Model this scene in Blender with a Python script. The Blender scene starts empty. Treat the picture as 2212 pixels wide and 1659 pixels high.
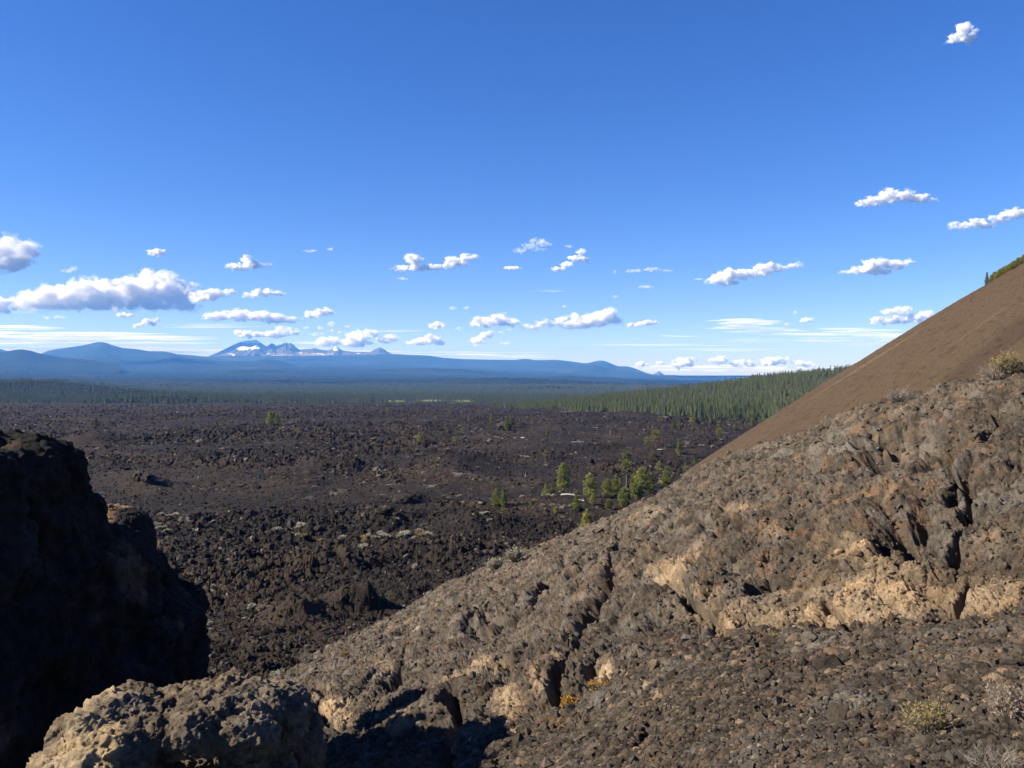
import bpy, math, random
import numpy as np

random.seed(7)
RNG = np.random.default_rng(11)
F, CX, CY = 1853.0, 1106.0, 808.0       # focal length, centre and eye level on a 2212 wide picture
EZ = 60.0                                # eye height above datum
scene = bpy.context.scene
col = scene.collection
f32 = np.float32
ALB = .68                                # one scale for all surface colours


def P(x, y, Y):
    return ((x - CX) / F * Y, Y, EZ - (y - CY) / F * Y)


# ------------------------------------------------------------------ noise
def _hash(ix, iy, iz, seed):
    h = (ix.astype(np.uint32) * np.uint32(374761393) + iy.astype(np.uint32) * np.uint32(668265263)
         + iz.astype(np.uint32) * np.uint32(2147483647 - 1274126177) + np.uint32((seed * 974711 + 12345) & 0xffffffff))
    h = (h ^ (h >> np.uint32(13))) * np.uint32(1274126177)
    h = (h ^ (h >> np.uint32(16))) * np.uint32(2246822519)
    return h ^ (h >> np.uint32(13))


def vnoise(p, s, seed=0):
    """value noise in -1..1 at wavelength s"""
    q = p / s
    fl = np.floor(q)
    fr = (q - fl).astype(f32)
    i = fl.astype(np.int64).astype(np.uint32)
    w = fr * fr * (3 - 2 * fr)
    out = 0
    for dx in (0, 1):
        wx = w[..., 0] if dx else 1 - w[..., 0]
        for dy in (0, 1):
            wy = w[..., 1] if dy else 1 - w[..., 1]
            for dz in (0, 1):
                wz = w[..., 2] if dz else 1 - w[..., 2]
                h = _hash(i[..., 0] + np.uint32(dx), i[..., 1] + np.uint32(dy), i[..., 2] + np.uint32(dz), seed)
                out = out + wx * wy * wz * (h.astype(f32) * f32(2.0 / 4294967295.0) - 1)
    return out.astype(f32)


def fbm(p, s, octs=4, gain=0.5, seed=0, ridged=False):
    t, a, out = 0.0, 1.0, 0
    for k in range(octs):
        n = vnoise(p + 17.3 * k, s / 2 ** k, seed + k)
        if ridged:
            n = 1 - 2 * np.abs(n)
        out = out + a * n
        t += a
        a *= gain
    return out / t


def worley(p, s, seed=0):
    """F1, F2 and a random value per cell (2x2x2 search)"""
    q = p / s
    base = np.floor(q - 0.5)
    F1 = np.full(q.shape[:-1], 9, f32)
    F2 = np.full(q.shape[:-1], 9, f32)
    cid = np.zeros(q.shape[:-1], f32)
    bi = base.astype(np.int64).astype(np.uint32)
    off = (q - base).astype(f32)
    for dx in (0, 1):
        for dy in (0, 1):
            for dz in (0, 1):
                h = _hash(bi[..., 0] + np.uint32(dx), bi[..., 1] + np.uint32(dy), bi[..., 2] + np.uint32(dz), seed)
                jx = (h & np.uint32(1023)).astype(f32) / 1023 * .8 + .1
                jy = ((h >> np.uint32(10)) & np.uint32(1023)).astype(f32) / 1023 * .8 + .1
                jz = ((h >> np.uint32(20)) & np.uint32(1023)).astype(f32) / 1023 * .8 + .1
                d = np.sqrt((off[..., 0] - dx - jx) ** 2 + (off[..., 1] - dy - jy) ** 2 + (off[..., 2] - dz - jz) ** 2)
                r = ((h * np.uint32(2654435761)) >> np.uint32(8)).astype(f32) / f32(16777215)
                near = d < F1
                F2 = np.where(near, F1, np.minimum(F2, d))
                cid = np.where(near, r, cid)
                F1 = np.where(near, d, F1)
    return F1, F2, cid


def sstep(a, b, x):
    t = np.clip((x - a) / (b - a), 0, 1)
    return t * t * (3 - 2 * t)


# ------------------------------------------------------------------ mesh helpers
def mesh_from(name, verts, faces, mat, smooth=True, attrs=None, parent=None, link=True, mats=None, mat_idx=None):
    verts = np.ascontiguousarray(verts, f32).reshape(-1, 3)
    faces = np.ascontiguousarray(faces, np.int32)
    k = faces.shape[1]
    me = bpy.data.meshes.new(name)
    me.vertices.add(len(verts))
    me.vertices.foreach_set('co', verts.ravel())
    me.loops.add(faces.size)
    me.loops.foreach_set('vertex_index', faces.ravel())
    me.polygons.add(len(faces))
    me.polygons.foreach_set('loop_start', np.arange(0, faces.size, k, dtype=np.int32))
    me.polygons.foreach_set('use_smooth', np.full(len(faces), smooth))
    if mats:
        for m in mats:
            me.materials.append(m)
        me.polygons.foreach_set('material_index', np.asarray(mat_idx, np.int32))
    elif mat:
        me.materials.append(mat)
    me.update(calc_edges=True)
    if attrs:
        for an, av in attrs.items():
            a = me.color_attributes.new(an, 'FLOAT_COLOR', 'POINT')
            av = np.ascontiguousarray(av, f32).reshape(len(verts), -1)
            full = np.ones((len(verts), 4), f32)
            full[:, :av.shape[1]] = av
            a.data.foreach_set('color', full.ravel())
    o = bpy.data.objects.new(name, me)
    if link:
        col.objects.link(o)
    if parent:
        o.parent = parent
    return o


def grid_faces(nv, nu, wrap=False):
    i = np.arange(nv * nu, dtype=np.int32).reshape(nv, nu)
    if wrap:
        i = np.concatenate([i, i[:, :1]], 1)
    return np.stack([i[:-1, :-1], i[:-1, 1:], i[1:, 1:], i[1:, :-1]], -1).reshape(-1, 4)


def grid_normals(W):
    du = np.gradient(W, axis=1)
    dv = np.gradient(W, axis=0)
    n = np.cross(du, dv)
    l = np.linalg.norm(n, axis=-1, keepdims=True)
    return n / np.maximum(l, 1e-9)


def catmull(ctrl, pos, t):
    """ctrl (K, ...), pos (K,) knots, t (N,): monotone cubic interpolation along axis 0"""
    ctrl = np.asarray(ctrl, float)
    pos = np.asarray(pos, float)
    h = np.diff(pos)
    sh = (-1,) + (1,) * (ctrl.ndim - 1)
    d = np.diff(ctrl, axis=0) / h.reshape(sh)
    m = np.zeros_like(ctrl)
    m[0], m[-1] = d[0], d[-1]
    prod = d[:-1] * d[1:]
    w1 = (2 * h[1:] + h[:-1]).reshape(sh)
    w2 = (h[1:] + 2 * h[:-1]).reshape(sh)
    with np.errstate(all='ignore'):
        hm = (w1 + w2) / (w1 / d[:-1] + w2 / d[1:])
    m[1:-1] = np.where(prod > 0, hm, 0)
    k = np.clip(np.searchsorted(pos, t, 'right') - 1, 0, len(pos) - 2)
    hh = h[k]
    u = ((t - pos[k]) / hh).reshape(sh)
    hh = hh.reshape(sh)
    return ((2 * u ** 3 - 3 * u ** 2 + 1) * ctrl[k] + (u ** 3 - 2 * u ** 2 + u) * hh * m[k]
            + (-2 * u ** 3 + 3 * u ** 2) * ctrl[k + 1] + (u ** 3 - u ** 2) * hh * m[k + 1])


def dense_rows(K, counts):
    """row parameters 0..K-1 with counts[k] samples in every control interval"""
    out = []
    for k in range(K - 1):
        out.append(k + np.arange(counts[k]) / counts[k])
    out.append([K - 1])
    return np.concatenate(out)


def net_grid(net, rowpos, colpos, tr, tc, logY=True):
    """net (K, M, 3) of x, y (picture) and Y (metres) -> dense grid of the same"""
    n = np.asarray(net, float).copy()
    if logY:
        n[..., 2] = np.log(n[..., 2])
    g = catmull(n, rowpos, tr)
    g = catmull(np.swapaxes(g, 0, 1), colpos, tc)
    g = np.swapaxes(g, 0, 1)
    if logY:
        g[..., 2] = np.exp(g[..., 2])
    return g


def to_world(g):
    Y = g[..., 2]
    return np.stack([(g[..., 0] - CX) / F * Y, Y, EZ - (g[..., 1] - CY) / F * Y], -1)


def seg_dist(x, y, pts):
    d = np.full(x.shape, 1e9, f32)
    for (ax, ay), (bx, by) in zip(pts[:-1], pts[1:]):
        vx, vy = bx - ax, by - ay
        t = np.clip(((x - ax) * vx + (y - ay) * vy) / (vx * vx + vy * vy + 1e-9), 0, 1)
        d = np.minimum(d, np.hypot(x - ax - t * vx, y - ay - t * vy))
    return d


# ------------------------------------------------------------------ tagging
def tag(o, label=None, cat=None, group=None, kind=None):
    if label: o['label'] = label
    if cat: o['category'] = cat
    if group: o['group'] = group
    if kind: o['kind'] = kind
    return o


def empty(name, loc, rz=0.0, s=1.0):
    o = bpy.data.objects.new(name, None)
    col.objects.link(o)
    o.location = loc
    o.rotation_euler = (0, 0, rz)
    o.scale = (s, s, s)
    o.empty_display_size = 0.3
    return o


def copy_tree(o, parent=None):
    c = o.copy()
    col.objects.link(c)
    c.parent = parent
    for ch in list(o.children):
        copy_tree(ch, c)
    return c


# ------------------------------------------------------------------ materials
class NT:
    def __init__(self, name):
        self.m = bpy.data.materials.new(name)
        self.m.use_nodes = True
        self.t = self.m.node_tree
        self.t.nodes.clear()
        self.out = self.n('ShaderNodeOutputMaterial')

    def n(self, typ, **kw):
        nd = self.t.nodes.new(typ)
        for k, v in kw.items():
            if k.startswith('_'):
                setattr(nd, k[1:], v)
            else:
                self.set(nd, k, v)
        return nd

    def set(self, nd, k, v):
        key = int(k[1:]) if (k[0] == 'i' and k[1:].isdigit()) else k.replace('__', ' ')
        s = nd.inputs[key]
        if isinstance(v, bpy.types.NodeSocket):
            self.t.links.new(v, s)
        else:
            s.default_value = v

    def noise(self, scale, detail=4, rough=.55, vec=None, dist=0.0):
        nd = self.n('ShaderNodeTexNoise', Scale=scale, Detail=detail, Roughness=rough, Distortion=dist)
        if vec is not None:
            self.t.links.new(vec, nd.inputs['Vector'])
        return nd.outputs['Fac']

    def ramp(self, fac, stops, interp='LINEAR'):
        nd = self.n('ShaderNodeValToRGB')
        nd.color_ramp.interpolation = interp
        els = nd.color_ramp.elements
        while len(els) < len(stops):
            els.new(0.5)
        for e, (p, c) in zip(els, stops):
            e.position = p
            e.color = (c, c, c, 1) if isinstance(c, (int, float)) else (*c, 1)
        self.t.links.new(fac, nd.inputs[0])
        return nd.outputs['Color']

    def mix(self, fac, a, b, mode='MIX'):
        nd = self.n('ShaderNodeMix', _data_type='RGBA', _blend_type=mode)
        for idx, v in ((0, fac), (6, a), (7, b)):
            s = nd.inputs[idx]
            if isinstance(v, bpy.types.NodeSocket):
                self.t.links.new(v, s)
            elif idx == 0:
                s.default_value = v
            else:
                s.default_value = (*[ALB * q for q in v], 1) if len(v) == 3 else v
        return nd.outputs[2]

    def math(self, op, a, b=0.0, clamp=False):
        nd = self.n('ShaderNodeMath', _operation=op, _use_clamp=clamp)
        for idx, v in ((0, a), (1, b)):
            if isinstance(v, bpy.types.NodeSocket):
                self.t.links.new(v, nd.inputs[idx])
            else:
                nd.inputs[idx].default_value = v
        return nd.outputs[0]

    def attr(self, name):
        nd = self.n('ShaderNodeAttribute', _attribute_name=name)
        sep = self.n('ShaderNodeSeparateColor')
        self.t.links.new(nd.outputs['Color'], sep.inputs[0])
        return sep.outputs[0], sep.outputs[1], sep.outputs[2]

    def bump(self, h, strength=.5, dist=.1):
        nd = self.n('ShaderNodeBump', Strength=strength, Distance=dist, Height=h)
        return nd.outputs[0]

    def pos(self):
        return self.n('ShaderNodeNewGeometry').outputs['Position']

    def principled(self, color, rough=.9, spec=.2, normal=None):
        b = self.n('ShaderNodeBsdfPrincipled')
        self.set(b, 'Base Color', color if isinstance(color, bpy.types.NodeSocket) else (*color, 1))
        self.set(b, 'Roughness', rough)
        b.inputs['Specular IOR Level'].default_value = spec
        if normal is not None:
            self.t.links.new(normal, b.inputs['Normal'])
        return b.outputs[0]

    def finish(self, sh):
        self.t.links.new(sh, self.out.inputs['Surface'])
        return self.m


def rock_material(name, dark, mid, rust, grey, tan, orange, s=1.0, bump=.6):
    """attribute M: r = pale crust mask, g = rust mask, b = tone, random per cell, also painted darker in pits on lump rocks"""
    t = NT(name)
    p = t.pos()
    r, g, b = t.attr('M')
    n1 = t.noise(.9 * s, 6, .65, p)
    n2 = t.noise(5 * s, 6, .7, p)
    n3 = t.noise(26 * s, 5, .7, p)
    base = t.mix(t.ramp(n2, [(.32, 0.), (.68, 1.)]), dark, mid)
    base = t.mix(t.ramp(n1, [(.5, 0.), (.66, .8)]), base, grey)
    base = t.mix(t.math('MULTIPLY', t.ramp(t.noise(2.3 * s, 5, .7, p), [(.5, 0.), (.62, 1.)]), g), base, rust)
    pale = t.mix(t.ramp(t.noise(1.3 * s, 4, .6, p), [(.4, 0.), (.62, 1.)]), tan, orange)
    pale = t.mix(t.ramp(n2, [(.3, .8), (.5, 0.)]), pale, [c * .42 for c in tan])
    base = t.mix(r, base, pale)
    tone = t.math('MULTIPLY_ADD', b, .8)
    tone.node.inputs[2].default_value = .6
    base = t.mix(1.0, base, t.ramp(tone, [(0., 0.), (1., 1.)]), 'MULTIPLY') if False else base
    v = t.n('ShaderNodeHueSaturation', Color=base)
    t.t.links.new(tone, v.inputs['Value'])
    fine = t.mix(t.ramp(n3, [(.3, 0.), (.7, 1.)]), v.outputs[0], v.outputs[0])
    v2 = t.n('ShaderNodeHueSaturation', Color=fine)
    t.t.links.new(t.ramp(n3, [(.25, .62), (.75, 1.35)]), v2.inputs['Value'])
    nb = t.bump(t.math('ADD', t.noise(11 * s, 9, .8, p), t.math('MULTIPLY', n3, .6)), bump * 1.3, .09 / s)
    return t.finish(t.principled(v2.outputs[0], .92, .15, nb))


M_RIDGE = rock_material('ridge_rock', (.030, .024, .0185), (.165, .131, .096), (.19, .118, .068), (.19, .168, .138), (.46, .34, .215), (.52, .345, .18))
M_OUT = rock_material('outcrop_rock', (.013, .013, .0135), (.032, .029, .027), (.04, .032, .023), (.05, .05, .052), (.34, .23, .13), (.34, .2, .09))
M_BOULD = rock_material('boulder_rock', (.055, .043, .031), (.3, .228, .152), (.31, .215, .12), (.26, .22, .17), (.52, .395, .24), (.47, .31, .13))


def lava_material():
    t = NT('lava_field_rock')
    p = t.pos()
    r, g, b = t.attr('M')
    n1 = t.noise(.02, 5, .6, p)
    n2 = t.noise(.5, 5, .7, p)
    base = t.mix(t.ramp(n2, [(.3, 0.), (.7, 1.)]), (.0085, .0068, .0054), (.034, .0258, .0195))
    base = t.mix(t.ramp(n1, [(.48, 0.), (.62, 1.)]), base, (.042, .029, .019))
    base = t.mix(r, base, (.036, .024, .0165))
    base = t.mix(g, base, (.17, .145, .115))
    v = t.n('ShaderNodeHueSaturation', Color=base)
    t.t.links.new(t.math('MULTIPLY_ADD', b, 1.0), v.inputs['Value'])
    v.inputs['Value'].links[0].from_node.inputs[2].default_value = .5
    nb = t.bump(t.noise(1.6, 8, .75, p), .7, .5)
    return t.finish(t.principled(v.outputs[0], .9, .15, nb))


M_LAVA = lava_material()


def cinder_material():
    t = NT('cinder_gravel')
    p = t.pos()
    r, g, b = t.attr('M')
    n1 = t.noise(1.6, 6, .75, p)
    base = t.mix(t.ramp(n1, [(.3, 0.), (.7, 1.)]), (.052, .035, .021), (.128, .086, .05))
    base = t.mix(r, base, (.145, .11, .07))
    base = t.mix(g, base, (.05, .032, .023))
    nb = t.bump(t.noise(1.1, 8, .8, p), .8, .35)
    return t.finish(t.principled(base, .95, .1, nb))


M_CONE = cinder_material()


def simple(name, c1, c2, scale, rough=.9, bump=0., bd=.1, transl=0.):
    t = NT(name)
    p = t.pos()
    n = t.noise(scale, 5, .65, p)
    base = t.mix(t.ramp(n, [(.35, 0.), (.65, 1.)]), c1, c2)
    nb = t.bump(t.noise(scale * 3, 6, .7, p), bump, bd) if bump else None
    sh = t.principled(base, rough, .15, nb)
    if transl:
        tr = t.n('ShaderNodeBsdfTranslucent', Color=base)
        mx = t.n('ShaderNodeMixShader', Fac=transl)
        t.t.links.new(sh, mx.inputs[1])
        t.t.links.new(tr.outputs[0], mx.inputs[2])
        sh = mx.outputs[0]
    return t.finish(sh)


def foliage(name, c1, c2, transl=.3, scale=1.2):
    t = NT(name)
    p = t.pos()
    rnd = t.n('ShaderNodeObjectInfo').outputs['Random']
    n = t.noise(scale, 4, .6, p)
    base = t.mix(t.ramp(t.math('ADD', t.math('MULTIPLY', n, .7), t.math('MULTIPLY', rnd, .3)), [(.35, 0.), (.68, 1.)]), c1, c2)
    sh = t.principled(base, .75, .2)
    tr = t.n('ShaderNodeBsdfTranslucent', Color=base)
    mx = t.n('ShaderNodeMixShader', Fac=transl)
    t.t.links.new(sh, mx.inputs[1])
    t.t.links.new(tr.outputs[0], mx.inputs[2])
    return t.finish(mx.outputs[0])


M_NEEDLE = foliage('pine_needles', (.17, .2, .05), (.37, .39, .11))
M_NEEDLE_Y = foliage('yellow_pine_needles', (.24, .24, .06), (.4, .38, .1))
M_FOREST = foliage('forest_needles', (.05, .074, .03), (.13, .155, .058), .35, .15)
M_FOREST_HAZY = foliage('hazy_forest_needles', (.085, .115, .08), (.19, .215, .13), .3, .05)  # paler, bluer copy of the forest green: distance haze painted in
M_BARK = simple('bark', (.12, .085, .06), (.22, .16, .11), 6, bump=.5, bd=.03)
M_LOG = simple('bleached_wood', (.42, .38, .32), (.62, .57, .48), 3, bump=.3, bd=.03)
M_SAGE = simple('pale_sage', (.42, .4, .28), (.62, .58, .42), 3, transl=.25)
M_SAGE2 = simple('pink_buff_scrub', (.34, .25, .18), (.5, .4, .28), 3, transl=.25)
M_TWIG = simple('dry_twigs', (.24, .2, .16), (.42, .37, .3), 12)
M_STRAW = simple('straw_leaves', (.34, .25, .09), (.48, .38, .16), 12, transl=.3)
M_ORANGE = simple('orange_leaves', (.5, .26, .05), (.6, .38, .09), 14, transl=.3)
M_GREENB = simple('olive_leaves', (.17, .19, .05), (.3, .3, .08), .5, transl=.3)


def far_forest_material():
    t = NT('far_forest_floor')
    p = t.pos()
    n = t.noise(.012, 8, .75, p)
    n2 = t.noise(.0009, 4, .6, p)
    base = t.mix(t.ramp(n, [(.36, 0.), (.62, 1.)]), (.010, .020, .015), (.036, .053, .034))
    base = t.mix(t.ramp(n2, [(.45, 0.), (.7, .55)]), base, (.075, .085, .05))
    r, g, b = t.attr('M')
    base = t.mix(r, base, (.34, .35, .16))
    base = t.mix(g, base, (.16, .13, .1))
    nb = t.bump(t.noise(.03, 8, .8, p), 1., 18.)
    return t.finish(t.principled(base, 1., .0, nb))


M_FARF = far_forest_material()


def snow_mountain_material():
    t = NT('snowy_peak_rock')
    p = t.pos()
    r, g, b = t.attr('M')
    n = t.noise(.004, 6, .7, p)
    base = t.mix(t.ramp(n, [(.35, 0.), (.65, 1.)]), (.05, .05, .055), (.13, .11, .10))
    base = t.mix(r, base, (1.2, 1.23, 1.27))
    base = t.mix(g, base, (.3, .24, .2))
    nb = t.bump(t.noise(.004, 8, .7, p), .8, 80.)
    return t.finish(t.principled(base, .9, .1, nb))


M_SNOW = snow_mountain_material()
M_RED = simple('red_cinder', (.2, .06, .05), (.28, .1, .08), .02)
M_FFLOOR = simple('forest_floor', (.05, .042, .032), (.1, .085, .06), .1, bump=.5, bd=.5)


def cloud_volume(name, density, aniso=0.0):
    t = NT(name)
    v = t.n('ShaderNodeVolumeScatter', Color=(.995, .995, .995, 1), Density=density, Anisotropy=aniso)
    t.t.links.new(v.outputs[0], t.out.inputs['Volume'])
    return t.m


def voxel_union(v, fc, size):
    """one closed skin round many overlapping puffs"""
    o = mesh_from('tmp', v, fc, None)
    md = o.modifiers.new('r', 'REMESH')
    md.mode = 'VOXEL'; md.voxel_size = size; md.adaptivity = 0
    dg = bpy.context.evaluated_depsgraph_get()
    ev = o.evaluated_get(dg)
    me = ev.to_mesh()
    n = len(me.vertices)
    co = np.empty(n * 3, f32); me.vertices.foreach_get('co', co)
    lt = len(me.loops); li = np.empty(lt, np.int32); me.loops.foreach_get('vertex_index', li)
    ev.to_mesh_clear()
    d = o.data
    bpy.data.objects.remove(o); bpy.data.meshes.remove(d)
    return co.reshape(-1, 3), li.reshape(-1, 4)


SUN, SKY, EXPO = 4.9, .11, 1.32
AIR, DUST, OZONE, SKYSAT = 1.0, .3, 3.0, 1.25
HAZE = 3.0e-5
# ================================================================== FOREGROUND RIDGE
def rock_disp(p, Y, seed, big=1.0):
    """metres of outward displacement; wavelengths finer than the grid fade out with distance"""
    px = Y / 858.0 * 1.3
    d = .34 * big * fbm(p, 3.2, 3, .5, seed) + .16 * big * fbm(p, 1.0, 4, .62, seed + 60, ridged=True)
    cid_all = 0
    for s, a, k in ((1.9, .13, 0), (.75, .045, 1), (.30, .042, 2), (.12, .05, 3), (.05, .028, 4)):
        w = sstep(.8, 2.4, s / px)
        if float(w.max()) < .02:
            continue
        q = p + (.35 * s) * np.stack([vnoise(p, s * .8, seed + 31 + k), vnoise(p, s * .8, seed + 41 + k), vnoise(p, s * .8, seed + 51 + k)], -1)
        q[..., 2] *= 1.25
        F1, F2, cid = worley(q, s, seed + 7 * k)
        d = d + w * a * ((cid - .5) * .9 + .9 * np.minimum(F2 - F1, .35) - .55 * F1)
        if k in (1, 2):
            cid_all = cid_all + (cid - .5) * (.8 if k == 1 else .6)
    r = fbm(p, .5, 5, .62, seed + 90)
    d = d + .10 * r + .05 * fbm(p, .22, 4, .65, seed + 95, ridged=True)
    return d.astype(f32), np.clip(.5 + cid_all * .7, 0, 1).astype(f32)


rx = [-900, 0, 300, 600, 700, 800, 1000, 1200, 1400, 1600, 1900, 2212, 2600, 3200]
rows = {   # x: (y, Y) for each control row: feet, bottom, wall foot, wall top, shoulder, crest, behind, far foot
    -900: [(3200, 6), (2500, 12), (2350, 14), (2250, 18), (2150, 27), (2100, 34), (2300, 40), (2300, 60)],
    0:   [(2500, 8), (1950, 13), (1850, 15), (1790, 19), (1740, 29), (1700, 36), (1800, 42), (1800, 60)],
    300: [(2400, 8), (1820, 13), (1740, 15), (1680, 19), (1620, 29), (1580, 37), (1660, 42), (1640, 60)],
    600: [(2400, 8), (1760, 13), (1680, 15), (1590, 19), (1505, 30), (1462, 38), (1560, 44), (1530, 60)],
    700: [(2400, 8), (1720, 13), (1640, 14.5), (1520, 20), (1442, 32), (1402, 40), (1500, 46), (1480, 60)],
    800: [(2400, 7.5), (1700, 12), (1620, 14), (1490, 19.5), (1398, 33), (1350, 42), (1450, 48), (1440, 62)],
    1000: [(2400, 5), (1680, 9.0), (1610, 11), (1470, 15.5), (1310, 32), (1248, 43), (1340, 50), (1370, 64)],
    1200: [(2400, 4), (1680, 7.3), (1570, 10), (1410, 14.5), (1225, 31), (1163, 41), (1260, 50), (1330, 66)],
    1400: [(2400, 3.4), (1680, 5.9), (1450, 10.8), (1300, 15), (1135, 28), (1072, 38), (1180, 48), (1290, 68)],
    1600: [(2400, 2.9), (1680, 4.9), (1375, 11), (1210, 14.5), (1050, 24), (982, 33), (1100, 44), (1250, 68)],
    1900: [(2400, 2.5), (1680, 4.2), (1365, 9.8), (1140, 12.8), (950, 20), (875, 27), (1000, 38), (1200, 66)],
    2212: [(2400, 2.3), (1680, 3.9), (1330, 9.3), (1100, 11.6), (880, 17), (790, 22.5), (930, 34), (1180, 64)],
    2600: [(2400, 2.2), (1680, 3.8), (1300, 9), (1040, 11), (820, 15), (720, 20), (850, 32), (1150, 62)],
    3200: [(2400, 2.2), (1680, 3.8), (1280, 9), (1000, 11), (760, 15), (650, 19), (800, 31), (1130, 62)],
}
net = [[(x, rows[x][k][0], rows[x][k][1]) for x in rx] for k in range(8)]
tr = dense_rows(8, [40, 330, 210, 210, 130, 40, 8])
tc = np.concatenate([np.linspace(-900, 380, 40, endpoint=False), np.linspace(380, 2240, 1500, endpoint=False), np.linspace(2240, 3200, 60)])
g = net_grid(net, np.arange(8.), np.array(rx, float), tr, tc)
gx, gy = g[..., 0].astype(f32), g[..., 1].astype(f32)
RK = np.repeat(tr[:, None], len(tc), 1).astype(f32)
# crest line wobble and broad buttresses along the wall
W = to_world(g)
N = grid_normals(W)
N = N * np.sign((-(N[..., 1]) + .6 * N[..., 2]).mean())
Wf = W.astype(f32)
Yd = W[..., 1].astype(f32)
disp, tone = rock_disp(Wf, Yd, 3)
floor_m = (1 - sstep(1.75, 2.15, RK))               # loose rubble floor at the lower right
disp = disp * (1 - .45 * floor_m * sstep(1100, 1400, gx))
disp = disp * (.55 + .45 * sstep(0, 4.2, RK))
lump = fbm(Wf * np.array([1, .6, 1], f32), 6.0, 3, .5, 77)
F1, F2, cid = worley(Wf + .15 * np.stack([vnoise(Wf, .4, 91), vnoise(Wf, .4, 92), vnoise(Wf, .4, 93)], -1), .42, 94)
disp = disp - .15 * np.exp(-(F1 / .27) ** 2) * (cid > .5) * sstep(1.9, 2.3, RK)
F1, F2, cid = worley(Wf, .17, 95)
disp = disp - .05 * np.exp(-(F1 / .3) ** 2) * (cid > .45) * sstep(1.9, 2.3, RK) * sstep(28, 16, Yd)
disp = disp + .42 * lump * sstep(1.7, 2.6, RK)
cracks = [
    ([(1338, 1142), (1325, 1160), (1290, 1190), (1255, 1225), (1215, 1245), (1170, 1252)], 7, .9),
    ([(1480, 1085), (1440, 1120), (1395, 1140), (1352, 1160), (1330, 1205), (1318, 1240)], 6, .8),
    ([(1318, 1240), (1295, 1290), (1268, 1310), (1252, 1350), (1240, 1400), (1238, 1440), (1215, 1475), (1205, 1530)], 9, .9),
    ([(1175, 1255), (1110, 1320), (1060, 1345), (1010, 1355)], 5, .5),
    ([(1060, 1300), (1030, 1330), (985, 1362), (940, 1372)], 5, .5),
    ([(970, 1500), (985, 1560), (965, 1620), (962, 1659)], 11, 1.2),
    ([(875, 1440), (860, 1470), (835, 1490)], 8, .5),
    ([(1895, 965), (1850, 1000), (1800, 1010), (1745, 1030), (1690, 1055), (1640, 1062)], 7, .6),
    ([(1885, 975), (1905, 952), (1960, 958), (2040, 958)], 26, 1.9),
    ([(2035, 955), (2060, 925), (2110, 900), (2140, 880)], 7, .6),
    ([(2140, 890), (2160, 920), (2140, 960)], 6, .5),
    ([(1990, 1120), (1960, 1150), (1925, 1140), (1890, 1150)], 18, 1.1),
    ([(1990, 1120), (2035, 1100), (2055, 1050), (2080, 1020), (2110, 1000)], 7, .5),
    ([(2000, 960), (2050, 1010), (2090, 1060), (2080, 1130), (2050, 1180), (2060, 1230)], 6, .5),
    ([(1515, 1205), (1480, 1245), (1455, 1280)], 6, .4),
    ([(1440, 1250), (1490, 1290), (1545, 1335), (1560, 1370)], 9, .6),
    ([(1690, 1215), (1640, 1230), (1600, 1250)], 8, .5),
    ([(1770, 1270), (1810, 1330), (1830, 1350)], 6, .4),
    ([(1380, 1610), (1400, 1570), (1440, 1540)], 6, .3),
    ([(2160, 1345), (2110, 1365), (2060, 1372)], 7, .4),
    ([(2000, 1320), (2060, 1290), (2090, 1250)], 7, .4),
    ([(700, 1500), (690, 1540), (720, 1580)], 7, .4),
    ([(1100, 1430), (1060, 1450), (1010, 1470)], 8, .5),
    ([(1330, 1395), (1290, 1440), (1285, 1500)], 6, .4),
    ([(1560, 1120), (1500, 1135), (1440, 1145), (1390, 1180)], 5, .35),
    ([(1700, 1120), (1640, 1135), (1590, 1160), (1540, 1165)], 5, .35),
]
wob = (1 + .6 * vnoise(Wf, .5, 5)).astype(f32)
wx = (12 * vnoise(Wf, .9, 61) + 6 * vnoise(Wf, .3, 63)).astype(f32)
wy = (12 * vnoise(Wf, .9, 62) + 6 * vnoise(Wf, .3, 64)).astype(f32)
for pts, w, dep in cracks:
    dd = seg_dist(gx + wx, gy + wy, pts)
    disp -= 1.3 * dep * np.exp(-(dd / (w * wob)) ** 2) * wob
# a grid of lesser joints running with the slope
for k, (sc_, am, st_) in enumerate(((3.0, .15, .05), (1.3, .07, .04), (.55, .045, .04))):
    q = Wf + .5 * np.stack([vnoise(Wf, 1.4, 71), vnoise(Wf, 1.4, 72), vnoise(Wf, 1.4, 73)], -1)
    F1, F2, cid = worley(q * np.array([1, .8, 1.0], f32), sc_, 80 + k)
    wj = sstep(1.9, 2.2, RK) * (1 if k < 2 else sstep(30, 14, Yd))
    disp += wj * (st_ * (cid - .5) * sstep(.0, .12, F2 - F1) - am * np.exp(-((F2 - F1) / .05) ** 2))
Wd = W + N * disp[..., None]


def blobs(lst):
    m = np.zeros(gx.shape, f32)
    for cx, cy, sx, sy, a in lst:
        m = np.maximum(m, a * np.exp(-((gx - cx) / sx) ** 2 - ((gy - cy) / sy) ** 2))
    return m


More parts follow.
